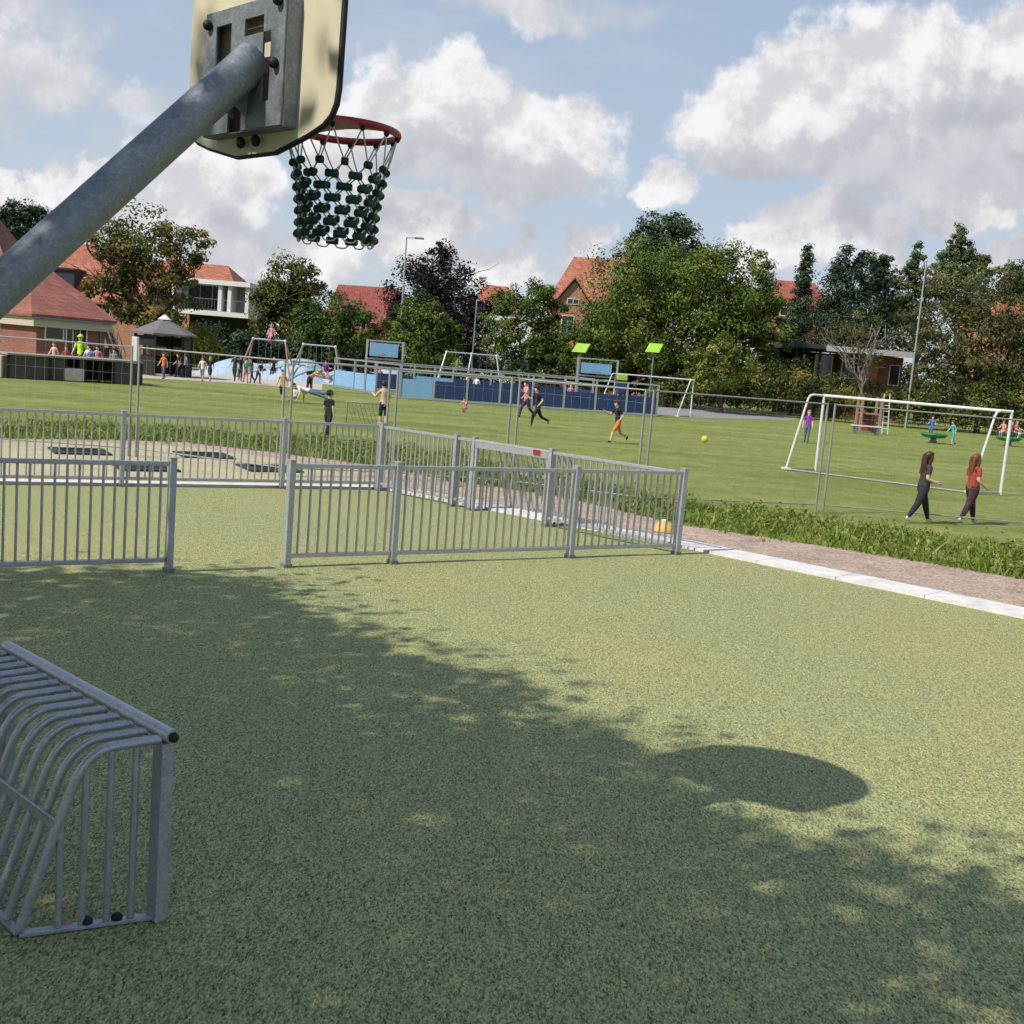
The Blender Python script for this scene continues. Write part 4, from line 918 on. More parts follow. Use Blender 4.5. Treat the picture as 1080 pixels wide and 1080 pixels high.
# ------------------------------------------------------------------ temporary mesh fence round the lawn
M_HERAS = mat('dull_zinc_tube', (.30, .31, .29), .6, metal=.3)
M_WIRE = mat('wire', (.42, .43, .42), .5, metal=.5)
def heras(a, b, label, H=1.93):
    a, b = Vector(a), Vector(b); a.z = b.z = 0; d = (b-a).normalized(); L = (b-a).length
    t = thing('mesh_fence_panel', label, 'fence panel', a, 0, 'temporary mesh fence panels')
    for p in (a, b): MB().tube([p, p+Z*H], .021, 8).build('upright', M_HERAS, t)
    MB().tube([a+Z*(H-.02), b+Z*(H-.02)], .014, 8).build('top_tube', M_HERAS, t)
    MB().tube([a+Z*.14, b+Z*.14], .012, 8).build('bottom_tube', M_HERAS, t)
    w = MB(); n = int(L/.16)
    for i in range(1, n): q = a+d*(L*i/n); w.tube([q+Z*.14, q+Z*(H-.02)], .0014, 3, cap=False)
    for i in range(1, 7): w.tube([a+Z*(.14+i*.26), b+Z*(.14+i*.26)], .0014, 3, cap=False)
    w.build('wire_mesh', M_WIRE, t)
    f = MB()
    for p in (a+d*.05, b-d*.05): f.box((p.x, p.y, .06), (.16, .34, .12), None, 0, .02)
    return t
def hp(px, diff):
    hy = 540-F*math.tan(PITCH)/math.cos(ROLL)+(px-540)*math.tan(ROLL); return P(px, hy+diff, .27*F/diff)
HP = [hp(-60, 16.5), hp(144, 16.2), hp(305, 17.2), hp(416, 16.6), hp(545, 16.4), hp(686, 17.2), hp(877, 16.2), hp(1130, 16.4)]
HLAB = ['mesh fence panel before the timber platform at the left edge', 'mesh fence panel in front of the pink path and gazebo', 'mesh fence panel in front of the swings behind the boy in black',
        'mesh fence panel in front of the light blue cage goal', 'mesh fence panel in front of the dark blue cage side', 'mesh fence panel in front of the yellow ball', 'mesh fence panel in front of the white football goal at right']
for i in range(7):
    d = (HP[i+1]-HP[i]).normalized()
    heras(HP[i]+d*.07, HP[i+1]-d*.07, HLAB[i])

# ------------------------------------------------------------------ football goals
def football_goal(label, fL, fR, rear, H=1.98, top=.45, r=.038):
    """fL, fR: feet of the two uprights; rear: ground vector from an upright to its rear foot"""
    t = thing('football_goal', label, 'goal', (fL.x, fL.y, 0), 0, 'white football goals on the lawn'); rear = Vector(rear); rn = rear.normalized()
    for f in (fL, fR):
        MB().tube([f, f+Z*(H-.02)], r, 12).build('upright', M_WHITE_STEEL, t)
        k = f+rn*top+Z*H; pts = [f+Z*H, f+rn*(top-.12)+Z*H, f+rn*(top-.03)+Z*(H-.03), f+rn*(top+.02)+Z*(H-.12), f+rear+Z*.04]
        MB().tube(pts, r*.78, 10).build('stay', M_WHITE_STEEL, t)
        MB().bar(f+rn*.05+Z*.035, f+rear+Z*.025, .05, .05).build('ground_bar', M_HERAS, t)
        MB().box(tuple(f+rear+Z*.03), (.22, .22, .06), None, 0, .01).build('foot', M_WHITE_STEEL, t)
    d = (fR-fL).normalized()
    MB().tube([fL-d*r+Z*H, fR+d*r+Z*H], r, 12).build('crossbar', M_WHITE_STEEL, t)
    MB().tube([fL+rear+Z*.02, fR+rear+Z*.02], .022, 8).build('rear_bar', M_HERAS, t)
    return t
gl, gr = G(860, 497), G(1055, 522)
football_goal('white football goal on the lawn behind the two walking girls', gl, gr, G(825, 495)-gl+Vector((.1, 0, 0)))
g2 = G(714, 439.5); g2r = Vector((8.6+.55, g2.y+.75, 0)); g2l = Vector((4.9, g2.y+.2, 0))
football_goal('far white football goal standing before the blue cage', g2l, g2r, g2-g2r, 2.0, .3)

# ------------------------------------------------------------------ ball cage
M_LB = mat('light_blue_panel', (.22, .42, .66), .5, var=.1); M_DB = mat('dark_blue_panel', (.022, .045, .13), .5, var=.2)
cgA, cgB = Vector((-5.9, 54.7, 0)), Vector((6.95, 58.0, 0)); cgD = Vector((-10.4, 62.6, 0)); cgC = cgB+(cgD-cgA)
tC = thing('ball_cage', 'blue panelled ball cage with grey rails and basketball boards', 'ball cage', cgA)
def cage_side(a, b, cols, HP_=.86, H=1.62):
    d = (b-a).normalized(); L = (b-a).length; n = len(cols)
    for i in range(n+1): p = a+d*(L*i/n); MB().box((p.x, p.y, H/2), (.09, .09, H), Matrix.Rotation(math.atan2(d.y, d.x), 3, 'Z')).build('post', M_BAR, tC)
    for z in (1.30, H-.03): MB().bar(a+Z*z, b+Z*z, .05, .06).build('rail', M_BAR, tC)
    MB().bar(a+Z*.05, b+Z*.05, .06, .08).build('base_rail', M_BAR, tC)
    for i, c in enumerate(cols):
        if c is None: continue
        p, q = a+d*(L*i/n+.06), a+d*(L*(i+1)/n-.06); MB().bar(p+Z*(.1+HP_/2), q+Z*(.1+HP_/2), .03, HP_-.02).build('panel', c, tC)
cage_side(cgA, cgB, [M_LB, M_DB, M_DB, M_DB, M_DB, M_DB, M_DB, M_DB])
cage_side(cgD, cgA, [M_LB, M_LB, None])
cage_side(cgB, cgC, [M_DB, None, M_DB]); cage_side(cgD, cgC, [M_DB, M_DB, M_LB, M_DB, M_DB, M_DB])
def board_tower(pxa, pxb, ytop, ybot, bx0, bx1, by0, by1, Y, label):
    a, b = P(pxa, 400, Y), P(pxb, 400, Y+.6); zt_ = P((pxa+pxb)/2, ytop, Y).z; a.z = b.z = 0
    t = thing('board_frame', label, 'basketball frame', a, 0, 'basketball frames at the ball cage')
    for p in (a, b): MB().box((p.x, p.y, zt_/2), (.10, .10, zt_)).build('post', M_BAR, t)
    for z in (zt_-.04, P((pxa+pxb)/2, by1+4, Y).z, P((pxa+pxb)/2, by1+13, Y).z): MB().bar(a+Z*z, b+Z*z, .06, .07).build('rail', M_BAR, t)
    p, q = P(bx0, (by0+by1)/2, Y-.1), P(bx1, (by0+by1)/2, Y+.2); z0, z1 = P(bx0, by1, Y).z, P(bx0, by0, Y).z; q.z = p.z = (z0+z1)/2
    MB().bar(p, q, .04, z1-z0).build('backboard', M_LB, t)
    c = (p+q)/2-Vector((0, .30, 0)); c.z = z0+.1; MB().tube([c+Vector((.22*math.cos(i*.5236), .22*math.sin(i*.5236), 0)) for i in range(12)], .015, 6, closed=True).build('rim', M_RED, t)
board_tower(385, 423, 359, 425, 390, 420, 361, 375, 58.5, 'tall grey frame holding a light blue board above the cage goal at left')
board_tower(608, 650, 378, 430, 613, 645, 382, 393, 60, 'lower grey frame holding a light blue board at the right of the cage')
for (px, lab) in ((613, 'lime green tilted panel on a post left of its twin'), (690, 'lime green tilted panel on a post above the far football goal')):
    p = P(px, 367, 62); t = thing('solar_post', lab, 'play panel', (p.x, p.y, 0), 0, 'lime green panels on posts')
    MB().tube([(p.x, p.y, 0), (p.x, p.y, p.z)], .05, 8).build('post', M_DARKSTEEL, t)
    rt = Euler((R(38), 0, R(-25))).to_matrix()
    MB().box(tuple(p), (.80, .80, .04), rt, 0, .01).build('panel', mat('lime_green_plastic', (.30, .50, .06), .4, var=.08), t)
o = thing('lime_box', 'small lime and blue play post inside the right of the cage', 'play post', P(655, 420, 60)*1)
bb = P(655, 410, 60); o.location = (bb.x, bb.y, 0); ROOTM[o.name] = Matrix.Translation((-bb.x, -bb.y, 0))
MB().box((bb.x, bb.y, P(655, 405, 60).z-.2), (.5, .4, .7), None, 0, .04).build('blue_body', M_DB, o); MB().box((bb.x, bb.y, P(655, 398, 60).z), (.55, .45, .32), None, 0, .04).build('lime_top', MATS['lime_green_plastic'], o)
MB().tube([(bb.x, bb.y, 0), (bb.x, bb.y, P(655, 405, 60).z-.5)], .06, 8).build('leg', M_DARKSTEEL, o)

# ------------------------------------------------------------------ swings
def swing(label, px0, px1, ytop, ybase, Y, m_, nframes=2, seats=(), splay=.55, group='swing frames'):
    a, b = P(px0, ytop, Y), P(px1, ytop, Y); zt_ = a.z; b.z = zt_
    t = thing('swing', label, 'swing', (a.x, a.y, 0), 0, group)
    MB().tube([a, b], .05, 10).build('top_beam', M_BAR, t)
    for i in range(nframes):
        p = a.lerp(b, i/(nframes-1)); s = -1 if i == 0 else (1 if i == nframes-1 else 0)
        for dy in (-1, 1): MB().tube([p, Vector((p.x+splay*.55*(s if s else .4*dy), p.y+dy*1.0, 0))], .05, 8).build('leg', m_, t)
        MB().ell(tuple(p), .085, 10, 8).build('joint', M_WHITE_STEEL, t)
    for u in seats:
        p = a.lerp(b, u); st_ = MB().box((p.x, p.y, .55), (.5, .2, .05), None, 0, .01).build('seat', M_BLACK, t)
        ch = MB()
        for dx in (-.22, .22): ch.tube([(p.x+dx, p.y, zt_), (p.x+dx, p.y, .57)], .012, 5, cap=False)
        c_ = ch.build('chains', M_DARKSTEEL, st_); c_['kind'] = 'stuff'
    return t
M_PINKW = mat('reddish_timber', (.34, .20, .16), .8, var=.2)
swing('wooden legged swing with children before the blue mound', 267, 301, 357, 402, 67, M_PINKW, 2, (.3, .7), 1.1)
swing('grey legged swing right of the wooden legged swing', 320, 354, 363, 404, 67, mat('greyish_timber', (.26, .23, .20), .8, var=.2), 2, (.3, .7), 1.1)
swing('long white swing frame with three A legs behind the ball cage', 471, 524, 371, 412, 74, M_BAR, 3, (.25, .75), 1.0)

# ------------------------------------------------------------------ things behind the court
for i, (x, y, lab) in enumerate(((84, 476.5, 'dark ground trampoline left of the left fence post'), (153, 493.5, 'larger looking dark ground trampoline nearest the back railing'), (215, 480.5, 'dark ground trampoline in the middle of the beige surfacing'), (284, 494.5, 'dark ground trampoline nearest the court corner'))):
    c = G(x, y); t = thing('ground_trampoline', lab, 'trampoline', (c.x, c.y, 0), R(30), 'trampolines sunk in the beige surfacing')
    m = MB(); s_ = .40
    for q, sz in (((0, s_, .012), (2*s_+.14, .14, .03)), ((0, -s_, .012), (2*s_+.14, .14, .03)), ((s_, 0, .012), (.14, 2*s_-.14, .03)), ((-s_, 0, .012), (.14, 2*s_-.14, .03))): m.box(q, sz)
    m.build('rubber_frame', mat('dark_grey_rubber', (.045, .045, .047), .85, var=.2), t, False)
    m = MB()
    for i2 in range(8):
        for j2 in range(8): m.box((-.28+.08*i2, -.28+.08*j2, .005), (.07, .07, .012))
    g = m.build('jump_mat', M_BLACK, t, False)
yb = G(743, 466.5); o = MB().ell((0, 0, .11), .11, 20, 14).build('football', mat('yellow_ball', (.62, .60, .03), .45, var=.1, scale=9)); o.location = (yb.x, yb.y, 0); tag(o, 'yellow football lying alone on the lawn', 'ball')
for (px, py, lab, sc_) in ((700, 560, 'pale orange dome marker on the gravel behind the front corner of the railing', 1.0), (481, 512, 'pale orange dome marker on the gravel behind the sunlit side railing', .7)):
    c = G(px, py); t = thing('dome_marker', lab, 'marker', (c.x, c.y, 0), 0, 'dome markers')
    MB().tube([(0, 0, .0), (0, 0, .05*sc_), (0, 0, .11*sc_), (0, 0, .15*sc_)], [.17*sc_, .16*sc_, .11*sc_, .05*sc_], 18).build('dome_body', mat('orange_plastic', (.62, .40, .12), .5), t, False)
    MB().ell((0, 0, .15*sc_), (.05*sc_, .05*sc_, .02), 12, 6).build('pale_cap', mat('pale_band', (.75, .68, .42), .5), t, False)
# small handball net frame on the lawn, behind the back railing
hb = G(372, 446); t = thing('small_net_goal', 'low dark net frame lying on the lawn beside the shirtless boy', 'net frame', (hb.x, hb.y, 0))
e0, e1 = P(366, 432, hb.y), P(400, 436, hb.y); 
MB().tube([Vector((e0.x, e0.y, .03)), Vector((e0.x, e0.y, .62)), Vector((e1.x, e1.y, .62)), Vector((e1.x, e1.y, .03))], .022, 8).build('tube_frame', M_DARKSTEEL, t)
nm = MB()
for i in range(9): u = i/8; x = e0.x+(e1.x-e0.x)*u; nm.tube([(x, e0.y, .62), (x+.12, e0.y+.5, .02)], .006, 4, cap=False)
for j in range(1, 5): v = j/5; nm.tube([(e0.x+.12*v, e0.y+.5*v, .62-.6*v), (e1.x+.12*v, e0.y+.5*v, .62-.6*v)], .006, 4, cap=False)
nm.build('net', M_DARKSTEEL, t)
# dish spinners and climbing frame at the right
for px, py, lab in ((984, 467, 'low green dish seat with two small children on it'), (1063, 470, 'low green dish seat at the right edge behind the white goal')):
    c = G(px, py); t = thing('dish_spinner', lab, 'play dish', (c.x, c.y, 0), 0, 'green dish seats')
    n = 20; m = MB(); rs = [(.22, .22), (.48, .26), (.60, .36), (.63, .44), (.58, .44), (.46, .33), (.0, .30)]
    vs = []; fs = []
    for (r_, z_) in rs: vs += [(c.x+max(r_, .001)*math.cos(2*math.pi*k/n), c.y+max(r_, .001)*math.sin(2*math.pi*k/n), z_) for k in range(n)]
    for i in range(len(rs)-1):
        for k in range(n): fs.append((i*n+k, i*n+(k+1) % n, (i+1)*n+(k+1) % n, (i+1)*n+k))
    fs.append(tuple(range(n))[::-1]); m.add(vs, fs, True); m.build('dish', mat('green_plastic', (.02, .22, .07), .45), t)
    MB().tube([(c.x, c.y, -.02), (c.x, c.y, .215)], [.2, .12], 12).build('pedestal', M_DARKSTEEL, t)
cf_ = P(915, 438, 60); cb_ = Vector((cf_.x, 60, 0)); t = thing('climbing_frame', 'small red timber climbing frame with white ladder beside the hedge', 'climbing frame', cb_)
sx = 60/F
for dx, dy in ((-.45, -.4), (.55, -.4), (-.45, .4), (.55, .4)): MB().box((cb_.x+dx, cb_.y+dy, .95), (.12, .12, 1.9), None, 0, .01).build('post', M_PINKW, t)
MB().box((cb_.x+.05, cb_.y, 1.0), (.9, .7, .07)).build('platform', M_PINKW, t); MB().box((cb_.x+.05, cb_.y+.36, .5), (.88, .04, .9)).build('back_panel', mat('rust_red_panel', (.22, .06, .045), .7), t)
lm = MB()
for dx in (.75, 1.05): lm.tube([(cb_.x+dx, cb_.y-.4, 0), (cb_.x+dx-.1, cb_.y-.3, 2.1)], .03, 8)
for i in range(6): lm.tube([(cb_.x+.75-.016*i, cb_.y-.4+.016*i, .3+.3*i), (cb_.x+1.05-.016*i, cb_.y-.4+.016*i, .3+.3*i)], .022, 6)
lm.build('ladder', M_WHITE_STEEL, t)
bn_ = P(915, 441, 57); t = thing('bench', 'white topped low bench before the climbing frame', 'bench', (bn_.x, bn_.y, 0))
MB().box((bn_.x, bn_.y, .42), (1.5, .4, .06), None, 0, .01).build('seat', M_WHITE_STEEL, t)
for dx in (-.55, .55): MB().box((bn_.x+dx, bn_.y, .2), (.1, .34, .39)).build('leg', M_DARKSTEEL, t)

# ------------------------------------------------------------------ people
SKINS = {'fair': mat('fair_skin', (.62, .40, .30), .55, var=.06), 'tan': mat('tan_skin', (.46, .27, .18), .55, var=.06)}
def cloth(name, c): return mat(name, c, .85, var=.14, scale=10)
CL = dict(black=cloth('black_cloth', (.012, .012, .014)), charcoal=cloth('charcoal_cloth', (.045, .040, .045)), navy=cloth('navy_cloth', (.015, .022, .05)), darkjeans=cloth('dark_jeans', (.018, .024, .036)),
          red=cloth('brick_red_cloth', (.34, .055, .035)), plum=cloth('plum_cloth', (.055, .022, .032)), white=cloth('white_cloth', (.72, .71, .69)), orange=cloth('orange_cloth', (.62, .19, .04)),
          pink=cloth('pink_cloth', (.62, .26, .30)), green=cloth('green_cloth', (.04, .38, .22)), teal=cloth('teal_cloth', (.05, .42, .40)), blue=cloth('blue_cloth', (.05, .16, .42)), purple=cloth('purple_cloth', (.24, .04, .32)),
          yellow=cloth('hi_vis_cloth', (.58, .80, .03)), jeans=cloth('blue_jeans', (.09, .14, .22)), mustard=cloth('mustard_cloth', (.45, .26, .06)), grey=cloth('grey_cloth', (.22, .22, .23)), shoe=cloth('pale_shoe', (.55, .50, .48)), dshoe=cloth('dark_shoe', (.02, .02, .022)))
HAIR = dict(brown=mat('brown_hair', (.060, .028, .016), .5, var=.3, scale=20), red=mat('auburn_hair', (.16, .055, .025), .5, var=.3, scale=20), dark=mat('dark_hair', (.014, .010, .009), .5, var=.3, scale=20), blond=mat('blond_hair', (.36, .24, .12), .5, var=.2, scale=20))

def person(label, at, h, face, shirt='black', pants='black', hair='brown', skin='fair', lean=0, legs=((12, 8), (-14, 18)), arms=((-18, 12, 20), (18, 12, 25)),
           shorts=False, sleeve='short', bare=False, shoe='dshoe', hairlen=0, tilt=0, roll=0, z0=0., group=None, fine=False, cap=None, head=(0, 0), loose=1.0):
    """h: standing height; face: heading of the chest in degrees from +x; legs: (hip, knee) swing left/right; arms: (swing, out, elbow)"""
    J = [Vector((0, 0, .515))]; Rr = [(.082, .062)]; E = []; tag_ = []
    def jn(p, r, par, tg):
        J.append(Vector(p)); Rr.append(r if isinstance(r, tuple) else (r, r)); E.append((par, len(J)-1)); tag_.append(tg); return len(J)-1
    l = R(lean); up = Vector((0, math.sin(l), math.cos(l)))
    sh = 'skin' if bare else 'shirt'
    waist = jn(J[0]+up*.085, (.072, .050), 0, sh); chest = jn(J[0]+up*.20, (.090, .058), waist, sh); nb = jn(J[0]+up*.292, (.060, .042), chest, sh)
    hd = (up + Vector((math.sin(R(head[1])), math.sin(R(head[0])), 0))*.6).normalized()
    neck = jn(J[nb]+hd*.03, .030, nb, 'skin'); fwd = Vector((0, 1, 0))
    jaw = jn(J[neck]+hd*.035+fwd*.016, (.044, .047), neck, 'skin'); hc = jn(J[neck]+hd*.088+fwd*.006, (.062, .069), jaw, 'skin'); ht = jn(J[neck]+hd*.135-fwd*.004, (.046, .052), hc, 'skin')
    for s, (a, o, e) in zip((-1, 1), arms):
        S = J[0]+up*.270+Vector((s*.100, 0, 0)); a_, o_, e_ = R(a), R(o), R(e)
        d1 = Vector((s*math.sin(o_), math.sin(a_)*math.cos(o_), -math.cos(a_)*math.cos(o_))); d2 = Vector((s*math.sin(o_)*.4, math.sin(a_+e_), -math.cos(a_+e_))).normalized()
        sj = jn(S, .036, nb, sh); em = jn(S+d1*.085, .030, sj, sh); el = jn(S+d1*.155, .025, em, sh if sleeve == 'long' else 'skin')
        fa = jn(J[el]+d2*.07, .0235, el, sh if sleeve == 'long' else 'skin'); wr = jn(J[el]+d2*.135, .0165, fa, sh if sleeve == 'long' else 'skin')
        if fine:
            side = Vector((s, 0, 0)); side = (side-d2*side.dot(d2)).normalized(); fr = d2.cross(side)
            pm = jn(J[wr]+d2*.030, (.020, .013), wr, 'skin')
            for q, (off, ln) in enumerate(((-.016, .036), (-.0055, .042), (.0055, .040), (.016, .031))):
                f1 = jn(J[pm]+d2*(.016+ln*.4)+fr*off, .0062, pm, 'skin'); jn(J[f1]+(d2*.8-side*.5).normalized()*ln*.6, .0052, f1, 'skin')
            t1 = jn(J[wr]+d2*.022-fr*.026, .0068, wr, 'skin'); jn(J[t1]+(d2-fr*.5).normalized()*.022, .0058, t1, 'skin')
        else:
            hn = jn(J[wr]+d2*.035, (.019, .013), wr, 'skin'); jn(J[hn]+(d2+Vector((0, .25, 0))).normalized()*.036, (.014, .010), hn, 'skin')
    for s, (a, kb_) in zip((-1, 1), legs):
        a_, k_ = R(a), R(a-kb_); Hj = Vector((s*.048, 0, .490)); d1 = Vector((0, math.sin(a_), -math.cos(a_))); d2 = Vector((0, math.sin(k_), -math.cos(k_)))
        hj = jn(Hj, (.064, .062), 0, 'pants'); th = jn(Hj+d1*.12, .052, hj, 'pants'); kn = jn(Hj+d1*.235, .038, th, 'skin' if shorts == 'brief' else 'pants')
        lt = 'skin' if shorts else 'pants'
        ca = jn(J[kn]+d2*.085, .036, kn, lt); an = jn(J[kn]+d2*.215, .024, ca, lt); ft = Vector((0, math.cos(k_)*.8+.2, math.sin(k_)*.8)).normalized()
        he = jn(J[an]+d2*.024-ft*.008, .024, an, 'shoe'); jn(J[he]+ft*.075-Vector((0, 0, .002)), (.024, .016), he, 'shoe')
    if loose != 1:
        for (pa_, ch_), tg_ in zip(E, tag_):
            if tg_ in ('pants', 'shirt') and Rr[ch_][0] > .0245 and ch_ != nb: Rr[ch_] = (Rr[ch_][0]*(loose if tg_ == 'pants' else 1+(loose-1)*.6), Rr[ch_][1]*loose)
    Mt = Euler((R(-tilt), R(roll), 0)).to_matrix()
    pts = [Mt @ (p*h) for p in J]; lo = min(p.z-r[0]*h*.85 for p, r in zip(pts, Rr)); pts = [p-Vector((0, 0, lo)) for p in pts]
    me = bpy.data.meshes.new('tmp'); me.from_pydata([tuple(p) for p in pts], E, []); ob = bpy.data.objects.new('tmp', me); COL.objects.link(ob)
    ob.modifiers.new('skin', 'SKIN'); sv_ = me.skin_vertices[0].data
    for i, r in enumerate(Rr): sv_[i].radius = (r[0]*h, r[1]*h); sv_[i].use_root = (i == 0)
    ss = ob.modifiers.new('sub', 'SUBSURF'); ss.levels = 2 if fine else 1; ss.render_levels = ss.levels
    dg = bpy.context.evaluated_depsgraph_get(); nm_ = bpy.data.meshes.new_from_object(ob.evaluated_get(dg)); bpy.data.objects.remove(ob)
    order = ['skin', 'shirt', 'pants', 'shoe']; nm_.materials.clear()
    for m_ in (SKINS[skin], CL[shirt], CL[pants], CL[shoe]): nm_.materials.append(m_)
    A = np.array([pts[a] for a, b in E]); B = np.array([pts[b] for a, b in E]); D_ = B-A; LL = (D_**2).sum(1)+1e-9; rb = np.array([Rr[b][0]*h for a, b in E])
    for p in nm_.polygons:
        c = np.array(p.center); u = np.clip(((c-A)*D_).sum(1)/LL, 0, 1); q = ((A+D_*u[:, None]-c)**2).sum(1)**.5 - rb*.6
        p.material_index = order.index(tag_[int(q.argmin())]); p.use_smooth = True
    rz = R(face-90)
    body = bpy.data.objects.new('person', nm_); COL.objects.link(body); body.location = (at[0], at[1], z0); body.rotation_euler = (0, 0, rz); tag(body, label, 'person', group)
    ROOTM[body.name] = Matrix.Identity(4)
    # hair: cap round the back and top of the head, longer lock if any
    H0, H1 = pts[hc], pts[ht]; axis = (H1-pts[neck]).normalized(); right = (Mt @ Vector((1, 0, 0))); fw_ = axis.cross(right)*-1
    fw_ = right.cross(axis)*-1 if (right.cross(axis)).dot(Mt @ Vector((0, 1, 0))) < 0 else right.cross(axis)
    hm = MB(); n, mm = 14, 9; vs = []; fs = []
    cen = H0+axis*.022*h-fw_*.008*h
    for i in range(mm+1):
        t = math.pi*.74*i/mm
        for k in range(n):
            a = 2*math.pi*k/n; x, y, z = math.sin(t)*math.cos(a), math.sin(t)*math.sin(a), math.cos(t)
            cut = 1.0 if not (y > .15 and z < .42) else .80
            vs.append(cen + (right*x*.0665*cut + fw_*y*.076*cut + axis*z*.071)*h)
    for i in range(mm):
        for k in range(n): fs.append((i*n+k, i*n+(k+1) % n, (i+1)*n+(k+1) % n, (i+1)*n+k))
    hm.add(vs, fs, True)
    if hairlen:
        bk = cen-fw_*.040*h; dn = (Mt @ up*-1)
        path = [bk+axis*.02*h, bk-axis*.05*h-fw_*.010*h, bk-axis*.10*h-fw_*.010*h, bk+dn*(.11+hairlen*.5)*h-fw_*.022*h, bk+dn*(.11+hairlen)*h-fw_*.018*h]
        for sx, zz in ((-.040, 1.0), (-.018, 1.08), (.010, 1.1), (.036, .95)):
            hm.tube([p+right*sx*h*(1-.12*i)+axis*(-.02*h*(zz-1)*i*3) for i, p in enumerate(path)], [.026*h, .031*h, .030*h, .022*h, .006*h], 8)
        for sx in (-1, 1):
            c0 = cen+right*sx*.060*h+fw_*.012*h; hm.tube([c0+axis*.02*h, c0-axis*.05*h, c0-axis*.11*h-fw_*.01*h, c0-axis*.17*h-fw_*.015*h], [.014*h, .022*h, .020*h, .006*h], 7)
    if cap:
        pass
    ho = hm.build('hair', HAIR[hair], body, False); ho.location = (0, 0, 0)
    if cap:
        cm = MB(); vs = []; fs = []
        for i in range(6):
            t = math.pi*.52*i/5
            for k in range(n): a = 2*math.pi*k/n; vs.append(cen+(right*math.sin(t)*math.cos(a)*.070+fw_*math.sin(t)*math.sin(a)*.080+axis*(math.cos(t)*.074))*h)
        for i in range(5):
            for k in range(n): fs.append((i*n+k, i*n+(k+1) % n, (i+1)*n+(k+1) % n, (i+1)*n+k))
        cm.add(vs, fs, True); cm.box(tuple(cen+fw_*.105*h+axis*.004*h), (.09*h, .07*h, .010*h), None, 0, .003); cm.build('cap', CL[cap], body, False)
    if fine:
        ey = MB(); fc = H0+axis*(-.004*h)
        for s in (-1, 1): ey.ell(fc+fw_*.0585*h+right*s*.021*h, (.0085*h, .005*h, .0055*h), 8, 6)
        ey.build('eyes', mat('eye', (.02, .015, .012), .2), body, False)
        no = MB(); no.ell(fc+fw_*.068*h-axis*.020*h, (.0085*h, .012*h, .015*h), 8, 6); no.build('nose', SKINS[skin], body, False)
        mo = MB(); mo.ell(pts[jaw]+fw_*.050*h+axis*.004*h, (.018*h, .006*h, .005*h), 8, 6); mo.build('mouth', mat('lips', (.40, .16, .13), .5), body, False)
    return body
def on(px, py, hp_, scale=1.0):
    g = G(px, py); return (g.x, g.y), hp_*math.hypot(g.y, g.x)*0+hp_*g.y/F*1.02*scale

# the two girls walking
p_, h_ = on(969, 551, 75); person('girl in black t-shirt and dark jeans with long brown hair walking right', p_, h_, 8, 'charcoal', 'darkjeans', 'brown', lean=3, legs=((22, 6), (-20, 12)), arms=((-4, 12, 75), (-14, 10, 85)), shoe='shoe', hairlen=.13, loose=1.22, fine=True, head=(0, 12))
p_, h_ = on(1021, 552, 73); person('girl in brick red top and plum trousers walking behind her friend', p_, h_, 18, 'red', 'plum', 'red', lean=-2, legs=((17, 4), (-19, 10)), arms=((6, 10, 60), (-6, 10, 62)), sleeve='short', shoe='shoe', hairlen=.12, loose=1.26, fine=True, head=(0, 10))
p_, h_ = on(345, 463, 50); person('boy in black t-shirt and cap standing behind the back railing', p_, h_, 60, 'black', 'darkjeans', 'dark', legs=((14, 4), (-12, 8)), arms=((8, 14, 25), (-12, 14, 20)), cap='black')
p_, h_ = on(403, 452, 48); person('shirtless dark haired boy in navy shorts seen from behind', p_, h_, 120, 'navy', 'navy', 'dark', bare=True, shorts=True, lean=6, legs=((8, 10), (-8, 6)), arms=((35, 18, 80), (20, 30, 70)), shoe='shoe')
PL = 'children playing ball on the lawn'
p_, h_ = on(566, 450, 44); person('boy in black and white kit running left near the cage', p_, h_, 200, 'black', 'black', 'dark', lean=10, legs=((35, 30), (-25, 40)), arms=((-40, 15, 80), (40, 15, 80)), group=PL, shoe='grey')
p_, h_ = on(554, 441, 40); person('child in grey and pink top running just behind the boy in black kit', p_, h_, 210, 'pink', 'charcoal', 'brown', lean=8, legs=((-20, 30), (30, 20)), arms=((40, 15, 80), (-40, 15, 80)), group=PL)
p_, h_ = on(650, 467, 46); person('boy in black shirt and orange shorts running across the lawn', p_, h_, 205, 'black', 'orange', 'brown', lean=10, shorts=True, legs=((35, 22), (-22, 45)), arms=((-35, 15, 80), (40, 12, 75)), group=PL)
p_, h_ = on(491, 436, 24); person('small child in pink crouching on the lawn before the cage', p_, h_, 240, 'pink', 'pink', 'brown', lean=25, legs=((95, 130), (95, 130)), arms=((50, 10, 30), (50, 10, 30)), group=PL)
p_, h_ = on(350, 427, 44); person('child in white shirt and dark jeans lying on the lawn with legs to the right', p_, h_, 180, 'white', 'jeans', 'brown', tilt=78, legs=((8, 5), (-6, 12)), arms=((60, 30, 40), (50, 30, 30)), group=PL)
p_, h_ = on(326, 416, 34); person('child in mustard jumper bending forward beside the lying child', p_, h_, 330, 'mustard', 'plum', 'blond', lean=62, sleeve='long', legs=((5, 4), (-8, 8)), arms=((70, 10, 10), (75, 10, 10)), group=PL)
p_, h_ = on(297, 424, 33); person('child in mustard dress standing beside the thin fence post', p_, h_, 260, 'mustard', 'plum', 'brown', shorts=True, group=PL)
p_, h_ = on(311, 424, 24); person('small child in white sitting on the grass by the thin fence post', p_, h_, 250, 'white', 'grey', 'blond', lean=10, legs=((88, 20), (85, 35)), arms=((25, 15, 30), (25, 15, 30)), group=PL)
